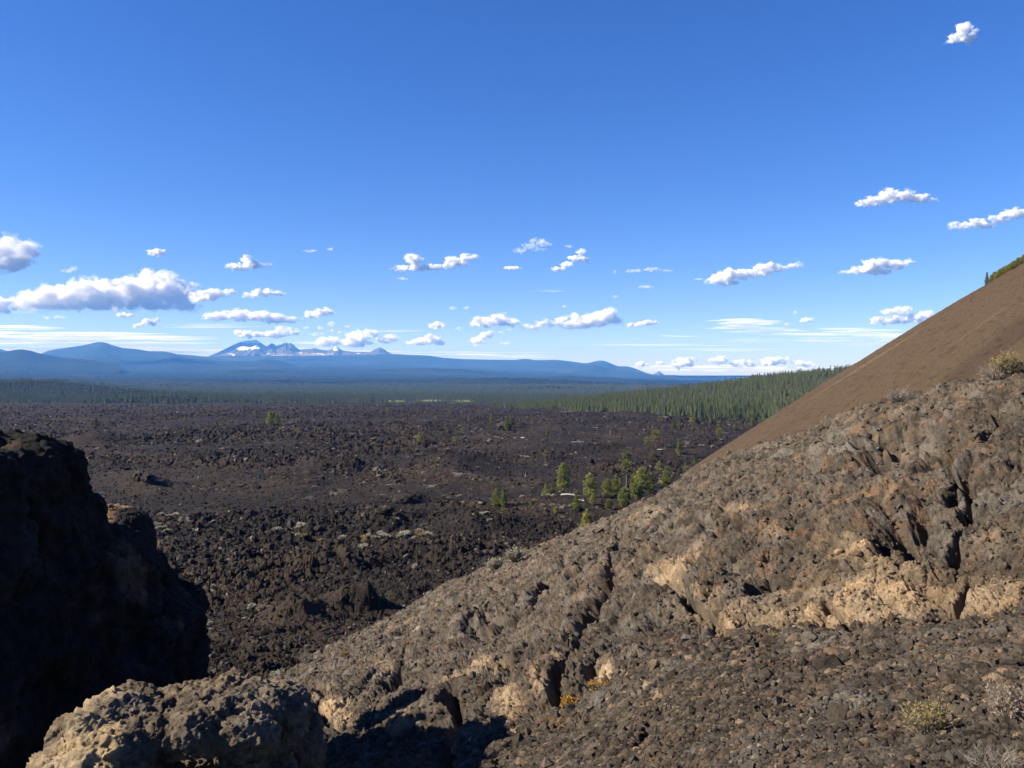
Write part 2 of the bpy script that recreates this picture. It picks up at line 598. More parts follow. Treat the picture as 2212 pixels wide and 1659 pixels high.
bl = blobs([(1650, 1300, 200, 55, 1.15), (1760, 1315, 220, 50, 1.4), (1900, 1270, 180, 85, 1.25), (2130, 1285, 130, 70, 1.3), (1560, 1300, 90, 45, .9),
            (1530, 1270, 55, 32, .95), (1440, 1225, 60, 45, .75), (1390, 1130, 60, 25, .45), (1600, 1110, 80, 22, .35), (1700, 1170, 80, 30, .4), (1860, 1180, 110, 60, .7),
            (1660, 1240, 70, 30, .8),
            (735, 1545, 50, 45, .8), (690, 1520, 30, 40, .55), (1110, 1555, 50, 55, .75), (1160, 1600, 60, 60, .8), (1320, 1470, 70, 40, .7), (1210, 1450, 60, 30, .6), (1180, 1500, 40, 40, .7),
            (1000, 1640, 60, 40, .7), (870, 1570, 50, 30, .6), (1045, 1430, 60, 25, .5), (820, 1440, 40, 25, .5), (2150, 1180, 80, 60, .45),
            (600, 1480, 70, 20, .5), (1250, 1300, 60, 30, .45), (880, 1360, 50, 20, .4)])
nn = fbm(Wf, 1.1, 5, .6, 15)
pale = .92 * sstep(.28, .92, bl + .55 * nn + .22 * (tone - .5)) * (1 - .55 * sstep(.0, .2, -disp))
pale = np.maximum(pale, .45 * sstep(.55, .8, fbm(Wf, 1.6, 4, .6, 25) + .25 * bl + .18))
grey = blobs([(1970, 975, 60, 18, 1.), (2080, 985, 30, 10, .8), (1590, 1095, 60, 14, .8), (1420, 1110, 40, 14, .8)])
pale = np.maximum(pale, .45 * sstep(.4, .8, grey))
rust = np.clip(.45 + .9 * fbm(Wf, 2.4, 3, .5, 28) + .35 * sstep(1500, 2000, gx) * sstep(1250, 1000, gy), 0, 1)
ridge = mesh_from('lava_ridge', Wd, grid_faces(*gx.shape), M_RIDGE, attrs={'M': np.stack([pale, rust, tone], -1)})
tag(ridge, 'rough brown lava ridge with tan crusted patches climbing to the right', kind='structure')
RIDGE = (gx, gy, RK, Wd, N, tr, tc)


def ridge_point(x, y):
    """world point of the ridge surface that lies at control position (x, y), front side only"""
    j = int(np.argmin(np.abs(tc - x)))
    colm = gy[:, j]
    lim = int(np.searchsorted(tr, 5.0))
    i = int(np.argmin(np.abs(colm[:lim + 1] - y)))
    return Wd[i, j]


# ------------------------------------------------------------------ loose stones on the ridge floor
def ico(sub):
    import bmesh
    bm = bmesh.new()
    bmesh.ops.create_icosphere(bm, subdivisions=sub, radius=1)
    v = np.array([x.co[:] for x in bm.verts], f32)
    fc = np.array([[w.index for w in x.verts] for x in bm.faces], np.int32)
    bm.free()
    return v, fc


ICO1, ICO2, ICO3 = ico(1), ico(2), ico(3)


def rocks(pos, size, base, seed, flat=(.55, 1.0), rough=.22):
    """many angular stones as one vertex/face array; returns verts, faces, per-vertex random"""
    rg = np.random.default_rng(seed)
    v, fc = base
    n, m = len(pos), len(v)
    a = rg.uniform(0, 2 * np.pi, (n, 3))
    ca, sa = np.cos(a), np.sin(a)
    Rz = np.zeros((n, 3, 3)); Rz[:, 0, 0] = ca[:, 0]; Rz[:, 0, 1] = -sa[:, 0]; Rz[:, 1, 0] = sa[:, 0]; Rz[:, 1, 1] = ca[:, 0]; Rz[:, 2, 2] = 1
    Rx = np.zeros((n, 3, 3)); Rx[:, 1, 1] = ca[:, 1]; Rx[:, 1, 2] = -sa[:, 1]; Rx[:, 2, 1] = sa[:, 1]; Rx[:, 2, 2] = ca[:, 1]; Rx[:, 0, 0] = 1
    sc = np.stack([rg.uniform(.7, 1.3, n), rg.uniform(.7, 1.1, n), rg.uniform(*flat, n)], -1)
    vv = v[None] * (1 + rg.uniform(-rough, rough, (n, m, 1)))
    # cut a few planes to get facets
    for _ in range(4):
        d = rg.normal(size=(n, 1, 3)); d /= np.linalg.norm(d, axis=-1, keepdims=True)
        c = rg.uniform(.45, .8, (n, 1))
        dot = (vv * d).sum(-1)
        vv = vv - d * np.maximum(dot - c, 0)[..., None]
    vv = vv * sc[:, None]
    vv = np.einsum('nij,nmj->nmi', Rz @ Rx, vv) * size[:, None, None] + pos[:, None]
    ff = fc[None] + (np.arange(n) * m)[:, None, None]
    rnd = np.repeat(rg.uniform(0, 1, n)[:, None], m, 1)
    return vv.reshape(-1, 3), ff.reshape(-1, 3), rnd.ravel()


lim1, lim2 = int(np.searchsorted(tr, .8)), int(np.searchsorted(tr, 2.1))
jj = np.where((tc > 1000) & (tc < 2300))[0]
n_st = 60000
ii = RNG.integers(lim1, lim2, n_st); jx = jj[RNG.integers(0, len(jj), n_st)]
px_, Yp = gx[ii, jx], Yd[ii, jx]
# keep only where the floor really is rubble
edge = 1659 - np.clip((px_ - 1050) / 450, 0, 1) * 300
ok = gy[ii, jx] > edge - 20 + RNG.normal(0, 25, n_st)
ii, jx = ii[ok], jx[ok]
sz = np.exp(RNG.normal(0, .38, len(ii))) * .0030 * Yd[ii, jx] * RNG.uniform(.6, 1.4, len(ii)) + .003
pos = Wd[ii, jx] + N[ii, jx] * (sz * .15)[:, None]
v, fc, rnd = rocks(pos, sz, ICO1, 5)
pl = np.repeat((RNG.uniform(0, 1, len(pos)) > .93), len(ICO1[0])) * .4
rs = np.repeat(RNG.uniform(0, 1, len(pos)), len(ICO1[0]))
ls = mesh_from('loose_rubble', v, fc, M_RIDGE, smooth=False, attrs={'M': np.stack([pl, rs, rnd], -1)})
tag(ls, 'loose angular lava stones carpeting the slope at the lower right', kind='stuff')

# bigger clinkers on the wall and crest
n_st = 20000
lim3 = int(np.searchsorted(tr, 5.2))
ii = RNG.integers(lim1, lim3, n_st); jx = np.where((tc > 600) & (tc < 2300))[0][RNG.integers(0, int(((tc > 600) & (tc < 2300)).sum()), n_st)]
sz = np.exp(RNG.normal(0, .4, n_st)) * .0026 * Yd[ii, jx] + .003
pos = Wd[ii, jx] - N[ii, jx] * (sz * .25)[:, None]
v, fc, rnd = rocks(pos, sz, ICO1, 6)
pv = np.repeat(pale[ii, jx], len(ICO1[0])); rv = np.repeat(rust[ii, jx], len(ICO1[0]))
cl = mesh_from('clinker_rubble', v, fc, M_RIDGE, smooth=False, attrs={'M': np.stack([pv, rv, rnd], -1)})
tag(cl, 'small lava clinkers stuck all over the brown ridge face', kind='stuff')


# ================================================================== LEFT OUTCROP (dark, in shade)
def mesh_normals(v, q):
    n = np.zeros_like(v)
    fn = np.cross(v[q[:, 2]] - v[q[:, 0]], v[q[:, 3]] - v[q[:, 1]])
    for k in range(4):
        for c in range(3):
            n[:, c] += np.bincount(q[:, k], fn[:, c], len(v))
    return n / np.maximum(np.linalg.norm(n, axis=1, keepdims=True), 1e-12)


def mesh_smooth(v, q, it):
    cnt = np.bincount(q.ravel(), minlength=len(v)).astype(float) * 2
    for _ in range(it):
        acc = np.zeros_like(v)
        for k in range(4):
            nb = v[q[:, (k + 1) % 4]] + v[q[:, (k + 3) % 4]]
            for c in range(3):
                acc[:, c] += np.bincount(q[:, k], nb[:, c], len(v))
        v = acc / cnt[:, None]
    return v


def lump_rock(name, lumps, vox1, vox2, mat, seed, pale_fn, amp=1.0, coarse=.10, rustb=.5, fs=1.0, rough=1.0):
    """a rock grown from overlapping rounded masses, skinned, then roughened in two passes"""
    v0, f0 = ICO3
    vs, fl, off = [], [], 0
    for (x, y, Y, rx_, ry_, rY) in lumps:
        k = Y / F
        u = np.sign(v0) * np.abs(v0) ** .66
        vs.append(u * np.array([rx_ * k, rY, ry_ * k]) * 1.0 + np.array(P(x, y, Y)))
        fl.append(f0 + off); off += len(v0)
    v, q = voxel_union(np.concatenate(vs), np.concatenate(fl), vox1)
    v = mesh_smooth(v.astype(float), q, 6)
    p = v.astype(f32)
    n = mesh_normals(v, q)
    v = v + n * (coarse * fbm(p, .8 * fs, 3, .5, seed) + coarse * .6 * fbm(p, .3 * fs, 3, .55, seed + 1, ridged=True))[:, None]
    F1, F2, cid = worley(p + .12 * np.stack([vnoise(p, .3, 1), vnoise(p, .3, 2), vnoise(p, .3, 3)], -1), .45 * fs, seed + 2)
    v = v + n * (fs * (.09 * (cid - .5) + .06 * np.minimum(F2 - F1, .4)))[:, None]
    tri = np.concatenate([q[:, [0, 1, 2]], q[:, [0, 2, 3]]])
    v, q = voxel_union(v, tri, vox2)
    v = mesh_smooth(v.astype(float), q, 2)
    n = mesh_normals(v, q)
    p = v.astype(f32)
    d = 0
    for s_, a_ in ((.2, .04), (.085, .03), (.038, .017)):
        s_, a_ = s_ * fs, a_ * fs * rough
        w_ = p + .3 * s_ * np.stack([vnoise(p, s_, 5), vnoise(p, s_, 6), vnoise(p, s_, 7)], -1)
        F1, F2, cid = worley(w_, s_, seed + 3)
        d = d + a_ * ((cid - .5) * .7 - .35 * np.minimum(F2 - F1, .4) - 1.0 * np.exp(-(F1 / .3) ** 2) * (cid > .5))
    d = d + .034 * fs * rough * fbm(p, .12 * fs, 5, .7, seed + 8, ridged=True)
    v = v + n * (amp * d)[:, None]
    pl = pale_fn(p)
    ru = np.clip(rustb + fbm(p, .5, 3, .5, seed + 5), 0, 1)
    return mesh_from(name, v, q, mat, attrs={'M': np.stack([pl, ru, np.clip(.5 + .6 * (cid - .5) + 6 * d / fs, 0, 1)], -1)})  # tone partly follows relief, so shade is painted into the pits


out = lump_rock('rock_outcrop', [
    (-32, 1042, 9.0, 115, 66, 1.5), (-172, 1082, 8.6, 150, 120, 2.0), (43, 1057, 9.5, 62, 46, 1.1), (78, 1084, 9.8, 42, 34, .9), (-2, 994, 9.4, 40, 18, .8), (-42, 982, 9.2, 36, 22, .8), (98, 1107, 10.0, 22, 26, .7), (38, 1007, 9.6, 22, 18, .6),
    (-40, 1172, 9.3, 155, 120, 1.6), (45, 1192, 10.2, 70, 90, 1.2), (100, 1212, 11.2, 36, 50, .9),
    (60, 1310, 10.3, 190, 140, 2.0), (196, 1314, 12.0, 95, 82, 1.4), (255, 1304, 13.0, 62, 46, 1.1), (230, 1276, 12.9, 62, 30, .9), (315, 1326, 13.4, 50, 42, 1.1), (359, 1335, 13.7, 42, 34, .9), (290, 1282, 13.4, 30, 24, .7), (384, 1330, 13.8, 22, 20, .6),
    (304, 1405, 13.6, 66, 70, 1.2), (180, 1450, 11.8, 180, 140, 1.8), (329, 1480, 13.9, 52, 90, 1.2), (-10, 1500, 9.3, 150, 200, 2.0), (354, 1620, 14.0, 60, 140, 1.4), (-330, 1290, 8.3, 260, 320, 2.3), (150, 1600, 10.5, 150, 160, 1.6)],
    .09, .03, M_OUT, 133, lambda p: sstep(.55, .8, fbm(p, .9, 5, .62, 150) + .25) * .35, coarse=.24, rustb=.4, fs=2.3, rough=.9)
tag(out, 'tall black lava outcrop in deep shade filling the left edge', 'outcrop')


def blob_rock(name, outline, Yc, depth, mat, seed, n_ang=420, n_rad=260, shear=0.0, amp=1.0, pale_a=0.0, hollow=None, big=1.0, rustb=.4, painted_sun=None, box=.7):
    """closed rock: an outline in the upright plane at distance Yc, inflated by `depth` metres in front and behind.
    shear: top leans back by this many metres per metre of height"""
    o = np.array(outline, float)
    c = o.mean(0)
    ang_o = np.arctan2(-(o[:, 1] - c[1]), o[:, 0] - c[0])
    rad_o = np.hypot(o[:, 0] - c[0], o[:, 1] - c[1])
    idx = np.argsort(ang_o)
    ang = np.linspace(-np.pi, np.pi, n_ang, endpoint=False)
    R = np.interp(ang, np.concatenate([ang_o[idx] - 2 * np.pi, ang_o[idx], ang_o[idx] + 2 * np.pi]), np.tile(rad_o[idx], 3))
    th = np.linspace(0.0, np.pi, n_rad)
    S = np.sin(th)[:, None] ** box; C = np.cos(th)[:, None]
    k = Yc / F
    xo = (c[0] - CX) + R[None] * S * np.cos(ang)[None]
    zo = -(c[1] - CY) + R[None] * S * np.sin(ang)[None]
    Z = EZ + zo * k
    Y = Yc - depth * C * np.ones_like(R)[None]
    zc = EZ - (c[1] - CY) * k
    Y = Y + shear * (Z - zc)
    # keep the outline in place after the change of depth
    X = xo * Y / F
    Z = EZ + zo * Y / F
    Wb = np.stack([X, Y, Z], -1)
    cen = np.array([(c[0] - CX) * k, Yc, zc])
    if hollow is not None:
        Wb = hollow(Wb, cen, k)
    Wb2 = np.concatenate([Wb, Wb[:, :1]], 1)
    n = grid_normals(Wb2)[:, :-1]
    n *= np.sign(((Wb - cen) * n).sum(-1, keepdims=True) + 1e-9)
    n[0] = n[0].mean(0); n[-1] = n[-1].mean(0)
    Wbf = Wb.astype(f32)
    d, tn = rock_disp(Wbf, Wb[..., 1].astype(f32), seed, big)
    d = d * amp
    d[0] = d[0].mean(); d[-1] = d[-1].mean()
    Wb = Wb + n * d[..., None]
    pl = sstep(.5, .85, pale_a + .6 * fbm(Wbf, .5, 5, .6, seed + 3))
    if painted_sun is not None:
        pl = np.maximum(pl, painted_sun(Wbf))
    ru = np.clip(rustb + fbm(Wbf, .8, 3, .5, seed + 5), 0, 1)
    return mesh_from(name, Wb, grid_faces(n_rad, n_ang, True), mat, attrs={'M': np.stack([pl, ru, tn], -1)})


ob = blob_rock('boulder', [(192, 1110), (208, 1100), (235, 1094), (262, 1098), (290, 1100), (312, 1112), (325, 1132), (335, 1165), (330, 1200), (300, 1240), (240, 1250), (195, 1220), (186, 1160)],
               15.4, .9, M_OUT, 211, 260, 180, amp=.5, big=.5, painted_sun=lambda p: sstep(-6.7, -7.05, p[..., 0] + .25 * fbm(p, .5, 3, .5, 9)) * sstep(56.6, 57.0, p[..., 2] + .2 * fbm(p, .4, 3, .5, 19)))  # sunlight on the upper left side painted in as tan
tag(ob, 'small boulder with sunlight painted tan on its left side perched on the shaded outcrop', 'boulder')


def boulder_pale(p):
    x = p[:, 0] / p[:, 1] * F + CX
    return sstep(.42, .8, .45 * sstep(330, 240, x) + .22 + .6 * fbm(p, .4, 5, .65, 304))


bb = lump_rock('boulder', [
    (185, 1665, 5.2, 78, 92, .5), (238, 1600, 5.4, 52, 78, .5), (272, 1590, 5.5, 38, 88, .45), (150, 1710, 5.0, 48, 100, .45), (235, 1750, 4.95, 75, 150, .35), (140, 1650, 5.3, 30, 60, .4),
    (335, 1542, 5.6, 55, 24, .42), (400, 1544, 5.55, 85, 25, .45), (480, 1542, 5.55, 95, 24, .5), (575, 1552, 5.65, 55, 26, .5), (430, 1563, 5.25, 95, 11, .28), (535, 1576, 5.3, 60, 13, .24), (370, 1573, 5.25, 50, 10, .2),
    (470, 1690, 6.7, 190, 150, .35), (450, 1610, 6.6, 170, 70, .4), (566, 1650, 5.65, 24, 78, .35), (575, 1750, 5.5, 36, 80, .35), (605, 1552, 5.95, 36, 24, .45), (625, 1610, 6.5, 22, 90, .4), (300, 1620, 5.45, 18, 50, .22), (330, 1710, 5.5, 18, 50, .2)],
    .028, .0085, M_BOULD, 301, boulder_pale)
tag(bb, 'big sunlit tan lava boulder with a dark overhang at the lower left', 'boulder')
# a thin spur of rock right of the boulder
sp = blob_rock('rock_spur', [(628, 1585), (640, 1572), (652, 1590), (650, 1620), (645, 1670), (652, 1720), (610, 1720), (612, 1650), (618, 1610)],
               7.2, .35, M_BOULD, 322, 160, 110, amp=.28, big=.4, pale_a=.25)
tag(sp, 'narrow upright rock spur in the dark gap beside the tan boulder', 'rock')
# ================================================================== LAVA FIELD
lx = [-1400, -200, 400, 800, 1200, 1500, 1900, 2600, 3800]
lrow = [(1620, 48), (1480, 60), (1380, 84), (1290, 122), (1200, 175), (1110, 232), (1050, 300), (976, 450), (930, 640), (897, 980), (880, 1380), (873, 1760), (876, 2300)]
K = len(lrow)
net = []
for k, (yy, YY) in enumerate(lrow):
    r = []
    for x in lx:
        y2 = yy
        if k < 3 and x > 800:
            y2 = yy + min((x - 800) * .12, 90)      # lower ground behind the ridge
        r.append((x, y2, YY))
    net.append(r)
tr_l = dense_rows(K, [12, 70, 90, 110, 110, 110, 130, 130, 130, 110, 60, 20])
tc_l = np.concatenate([np.linspace(-1400, -60, 60, endpoint=False), np.linspace(-60, 1980, 1500, endpoint=False), np.linspace(1980, 3800, 90)])
g = net_grid(net, np.arange(float(K)), np.array(lx, float), tr_l, tc_l)
W = to_world(g)
lgx, lgy = g[..., 0].astype(f32), g[..., 1].astype(f32)
W2 = W.astype(f32).copy(); W2[..., 2] = 0
Yd_l = W[..., 1].astype(f32)
h = 2.6 * fbm(W2 * np.array([1, .8, 1], f32), 95., 3, .5, 401) * sstep(60, 200, Yd_l)
h += 2.3 * fbm(W2 * np.array([.6, 1, 1], f32), 34., 3, .5, 402, ridged=True) * sstep(70, 160, Yd_l)
h += .5 * fbm(W2, 26., 2, .5, 402)
tone_l = np.full(h.shape, .5, f32)
rub = np.clip(.62 + 1.35 * fbm(W2, 70., 3, .55, 410), .16, 1.3)
for s_, a_, k in ((9.0, 1.6, 0), (3.6, 1.05, 1), (1.5, .7, 2), (.7, .36, 3)):
    px = Yd_l / 858 * 1.3
    w = sstep(.25, 1.2, s_ / px)
    q = W2 + (.4 * s_) * np.stack([vnoise(W2, s_ * .7, 420 + k), vnoise(W2, s_ * .7, 430 + k), 0 * Yd_l], -1)
    F1, F2, cid = worley(q, s_, 440 + k)
    h += a_ * w * rub * (.6 + .4 * sstep(120, 300, Yd_l) if s_ > 5 else 1.0) * (np.minimum(F2 - F1, .4) * 1.3 + (cid - .5) * .9 - .5 * F1)
    tone_l += w * (cid - .5) * .25
# local mounds, knobs and gullies (picture x, y, radius in metres, height)
for mx, my, rad, hh in ((1085, 925, 22, 7), (905, 950, 16, 5), (330, 1048, 7, 3.6), (290, 1042, 5, 2.6), (880, 1088, 5.5, 3.4), (830, 1125, 7, 3.0), (1420, 975, 20, 2.5), (640, 1050, 16, 3.0),
                        (980, 1010, 22, 4.0), (740, 1010, 20, 3.5), (480, 1030, 14, 3), (520, 1200, 9, 2.5), (1150, 1085, 9, 1.5), (1010, 1130, 9, 2.2), (760, 1330, 4.5, 4.2), (640, 1345, 4, 2.6),
                        (700, 1225, 12, 3.2), (950, 1190, 14, 3.0), (585, 905, 16, 3), (650, 912, 10, 2.5), (40, 930, 20, 3), (190, 960, 24, 4), (400, 940, 20, 3), (1350, 900, 26, 3), (720, 950, 24, 3)):
    Yc = float(np.interp(my, [r[0] for r in lrow[::-1] if True][1:], [r[1] for r in lrow[::-1]][1:]))
    cxw, cyw = (mx - CX) / F * Yc, Yc
    rr = np.hypot(W[..., 0] - cxw, W[..., 1] - cyw) / rad
    h += hh * np.exp(-rr ** 2 * 1.2) * (1 + .35 * vnoise(W2, rad * .35, 470))
Wl = W.copy()
Wl[..., 2] += h
# small sideways crumple so blocks overhang a little
cr = .9 * sstep(60, 200, Yd_l)
Wl[..., 0] += cr * fbm(W2, 2.8, 3, .6, 480)
Wl[..., 1] += cr * fbm(W2, 2.8, 3, .6, 490)
brown = sstep(.1, .35, fbm(W2, 45., 4, .55, 495)) * .8
brown = np.maximum(brown, .9 * np.exp(-((lgx - 1435) / 55) ** 2 - ((lgy - 985) / 9) ** 2))
brown = np.maximum(brown, .8 * np.exp(-((lgx - 1000) / 140) ** 2 - ((lgy - 1185) / 30) ** 2))
palel = .8 * sstep(.34, .55, fbm(W2, 7., 5, .65, 497)) * sstep(.0, .4, fbm(W2, 120., 2, .5, 498) + .35)
lava = mesh_from('lava_field', Wl, grid_faces(*lgx.shape), M_LAVA, attrs={'M': np.stack([brown, palel, np.clip(tone_l, 0, 1)], -1)})
tag(lava, 'black lava field of broken clinker spreading to the forest', kind='structure')

LY = [r[1] for r in lrow]; LYy = [r[0] for r in lrow]
LROWY = np.exp(catmull(np.log(np.array(LY)), np.arange(float(K)), tr_l))
LROWy = catmull(np.array(LYy, float), np.arange(float(K)), tr_l)


def lava_at(x, y):
    """surface point near picture position (x, y) on the field"""
    j = int(np.argmin(np.abs(tc_l - x)))
    i = int(np.argmin(np.abs(LROWy - y)))
    return Wl[i, j]


# scattered blocks on the field
n_b = 80000
v01 = RNG.uniform(0, 1, n_b)
yy = 878 + (1500 - 878) * v01 ** 1.35
xx = RNG.uniform(-40, 1800, n_b)
ii = np.clip(np.searchsorted(-LROWy, -yy), 0, len(LROWy) - 1); jx = np.clip(np.searchsorted(tc_l, xx), 0, len(tc_l) - 1)
pos = Wl[ii, jx]
dens = rub[ii, jx]
sz = np.exp(RNG.normal(0, .5, n_b)) * (.10 + .0017 * Yd_l[ii, jx]) * (.35 + .65 * dens) * .8
sz = np.minimum(sz, 1.6)
pos = pos + np.stack([0 * sz, 0 * sz, sz * .2], -1)
v, fc, rnd = rocks(pos, sz, ICO1, 16, (.5, .9))
pv = np.repeat(((RNG.uniform(0, 1, n_b) > .93) * RNG.uniform(.4, 1.0, n_b)), len(ICO1[0]))
lr = mesh_from('lava_rubble', v, fc, M_LAVA, smooth=False, attrs={'M': np.stack([rnd * .5, pv, rnd], -1)})
tag(lr, 'broken black lava blocks littering the field below the ridge', kind='stuff')

# individual outstanding rocks on the field
def field_rock(x, y, w, hgt, seed, label):
    p = lava_at(x, y)
    v, fc = ICO3
    rg = np.random.default_rng(seed)
    vv = v * np.array([w, w * .8, hgt])
    q = vv.astype(f32) + seed
    vv = vv * (1 + .35 * fbm(q, w * .9, 4, .6, seed))[:, None]
    F1, F2, cid = worley(q, w * .5, seed)
    vv = vv * (1 + .3 * (cid - .5))[:, None]
    o = mesh_from('lava_block', vv, fc, M_LAVA, smooth=False, attrs={'M': np.stack([0 * cid, .25 * cid, cid], -1)})
    o.location = (p[0], p[1], p[2] + hgt * .25)
    tag(o, label, 'rock', 'outstanding blocks on the lava field')


field_rock(322, 1050, 2.6, 2.6, 1, 'dark rounded lava block right of a grey block, on a mound beyond the outcrop')
field_rock(300, 1046, 1.8, 2.2, 2, 'grey lava block on the mound beside the darker rounded block')
field_rock(875, 1090, 3.0, 1.8, 3, 'long jagged black block standing up in the middle of the lava field')
field_rock(832, 1122, 2.6, 1.3, 4, 'low black slab just above the row of pale shrubs')
field_rock(1085, 928, 7.0, 4.5, 5, 'rugged dark lava knob below two slender pines')
field_rock(906, 950, 5.0, 2.6, 6, 'broad dark block at the foot of a lone yellowish pine left of centre')

# ================================================================== CINDER CONE
cc = np.array([273., 267.]); r_eye = 160.; sl = .678
zb = EZ - 52.
rb = r_eye + 52. / sl
ztop = EZ + 95.
rt = r_eye - 95. / sl
face = math.atan2(-cc[1], -cc[0])
ths = np.concatenate([face + np.linspace(-1.75, 1.75, 1500), face + np.linspace(1.75, 2 * math.pi - 1.75, 90)[1:-1]])
rr = np.concatenate([np.linspace(rb + 25, rt, 520), np.linspace(rt, 2, 30)[1:]])
TH, RR = np.meshgrid(ths, rr)
DD = RR - r_eye
ZZ = np.where(DD < 0, EZ - (DD * .662 + .00034 * DD * DD), EZ - (DD * .662 + .0005 * DD * DD))
ztop = EZ - ((rt - r_eye) * .662 + .00034 * (rt - r_eye) ** 2)
zb = EZ - ((rb - r_eye) * .662 + .0005 * (rb - r_eye) ** 2)
ZZ = np.where(RR > rt, ZZ, ztop - (rt - RR) * .5)
ZZ = np.where(RR > rb, zb - (RR - rb) * .2, ZZ)
Wc = np.stack([cc[0] + RR * np.cos(TH), cc[1] + RR * np.sin(TH), ZZ], -1)
Wcf = Wc.astype(f32)
arc = np.stack([(TH * 200), RR * .06, 0 * RR], -1).astype(f32)
fur = fbm(arc, 9., 3, .55, 510)
F1, F2, cid = worley(Wcf, 1.5, 515)
F1b, F2b, cidb = worley(Wcf, 4.5, 516)
dz = .55 * fur + .30 * (cid - .5) + .16 * (F2 - F1) + .16 * fbm(Wcf, 1.1, 3, .6, 517) + .9 * fbm(Wcf, 60., 2, .5, 518) + .12 * (cidb - .5)
Wc[..., 2] += dz
streak = sstep(.28, .6, fur + .35 * vnoise(Wcf, 40., 519)) * .95
darkc = sstep(.2, .5, fbm(arc, 16., 3, .5, 521)) * .5 + .5 * (cid > .9)
cone = mesh_from('cinder_hill', Wc, grid_faces(*TH.shape, True), M_CONE, attrs={'M': np.stack([streak, np.clip(darkc, 0, 1), cid], -1)})
tag(cone, 'steep smooth brown cinder slope rising out of the picture on the right', kind='structure')


rgc = np.random.default_rng(77)
ci = rgc.integers(5, 515, 26000); cj = rgc.integers(200, 1300, 26000)
szc = np.exp(rgc.normal(0, .5, 26000)) * .13
v, fc, rnd = rocks(Wc[ci, cj], np.minimum(szc, .6), ICO1, 61, (.5, .9))
cr_ = mesh_from('cinder_gravel', v, fc, M_CONE, smooth=False, attrs={'M': np.stack([.6 * rnd, 0 * rnd, rnd], -1)})
tag(cr_, 'loose brown cinders strewn over the steep slope', kind='stuff')


def cone_z(x, y):
    r = math.hypot(x - cc[0], y - cc[1])
    d = r - r_eye
    return EZ - (d * .662 + (.00034 if d < 0 else .0005) * d * d)


# ================================================================== FORESTED HILL (right)
hx = [500, 1000, 1110, 1200, 1300, 1400, 1500, 1600, 1700, 1835, 2100, 2800]
base_y = [889, 889, 888, 889, 892, 899, 906, 914, 920, 925, 930, 935]
base_Y = [1500, 1350, 1250, 1180, 1080, 960, 860, 800, 770, 740, 700, 650]
cr_y = [896, 890, 882, 874, 863, 852, 842, 828, 816, 803, 775, 720]
cr_Y = [1600, 1560, 1550, 1550, 1560, 1560, 1560, 1550, 1500, 1450, 1350, 1200]
net = [[(x, y + 14, Y * .93) for x, y, Y in zip(hx, base_y, base_Y)],
       [(x, y, Y) for x, y, Y in zip(hx, base_y, base_Y)],
       [(x, a * .5 + b * .5 , math.sqrt(Y1 * Y2)) for x, a, b, Y1, Y2 in zip(hx, base_y, cr_y, base_Y, cr_Y)],
       [(x, y, Y) for x, y, Y in zip(hx, cr_y, cr_Y)],
       [(x, y + 22, Y * 1.35) for x, y, Y in zip(hx, cr_y, cr_Y)]]
tr_h = dense_rows(5, [12, 70, 70, 20]); tc_h = np.linspace(500, 2800, 420)
g = net_grid(net, np.arange(5.), np.array(hx, float), tr_h, tc_h)
W = to_world(g)
W2 = W.astype(f32).copy(); W2[..., 2] = 0
W[..., 2] += 2.2 * fbm(W2, 90., 4, .5, 530) * sstep(.6, 1.5, tr_h)[:, None]
hill = mesh_from('forest_hill', W, grid_faces(*W.shape[:2]), M_FFLOOR)
tag(hill, 'low hill under green pine forest behind the cinder slope', kind='structure')
HILL = (W, tr_h, tc_h)

# ================================================================== FAR PLAIN AND HILLS
fx = [-3500, -1200, 0, 250, 500, 800, 1100, 1400, 1700, 2212, 3500, 5500]
fl_Y = [1300, 1700, 2400, 3600, 5600, 8500, 13000, 19000, 25000, 30500]
prof = {
    -3500: [905, 878, 862, 850, 838, 826, 812, 796, 780, 790],
    -1200: [905, 878, 860, 846, 834, 820, 804, 786, 772, 780],
    0:   [905, 879, 856, 844, 833, 820, 803, 786, 774, 785],
    250: [905, 879, 864, 851, 839, 825, 808, 791, 780, 788],
    500: [905, 876, 862, 850, 839, 826, 812, 795, 782, 788],
    800: [905, 876, 862, 849, 838, 827, 813, 798, 786, 792],
    1100: [905, 879, 863, 850, 839, 829, 818, 806, 797, 800],
    1400: [905, 884, 865, 851, 840, 831, 824, 818, 812, 813],
    1700: [905, 888, 866, 851, 841, 834, 828, 823, 819, 819],
    2212: [905, 888, 866, 852, 842, 835, 830, 825, 821, 821],
    3500: [905, 888, 866, 852, 842, 835, 830, 825, 821, 821],
    5500: [905, 888, 866, 852, 842, 835, 830, 825, 821, 821],
}
net = [[(x, prof[x][k], fl_Y[k]) for x in fx] for k in range(len(fl_Y))]
tr_f = dense_rows(len(fl_Y), [20, 60, 60, 60, 60, 60, 60, 50, 20])
tc_f = np.concatenate([np.linspace(-3500, -100, 60, endpoint=False), np.linspace(-100, 2300, 620, endpoint=False), np.linspace(2300, 5500, 60)])
g = net_grid(net, np.arange(float(len(fl_Y))), np.array(fx, float), tr_f, tc_f)
fgx, fgy = g[..., 0], g[..., 1]
W = to_world(g)
W2 = W.astype(f32).copy(); W2[..., 2] = 0
Yf = W[..., 1]
W[..., 2] += 26 * fbm(W2, 1600., 4, .5, 540) * sstep(2500, 7000, Yf) + 60 * fbm(W2, 3800., 3, .5, 541) * sstep(9000, 18000, Yf) * (1 - sstep(1200, 1500, fgx))
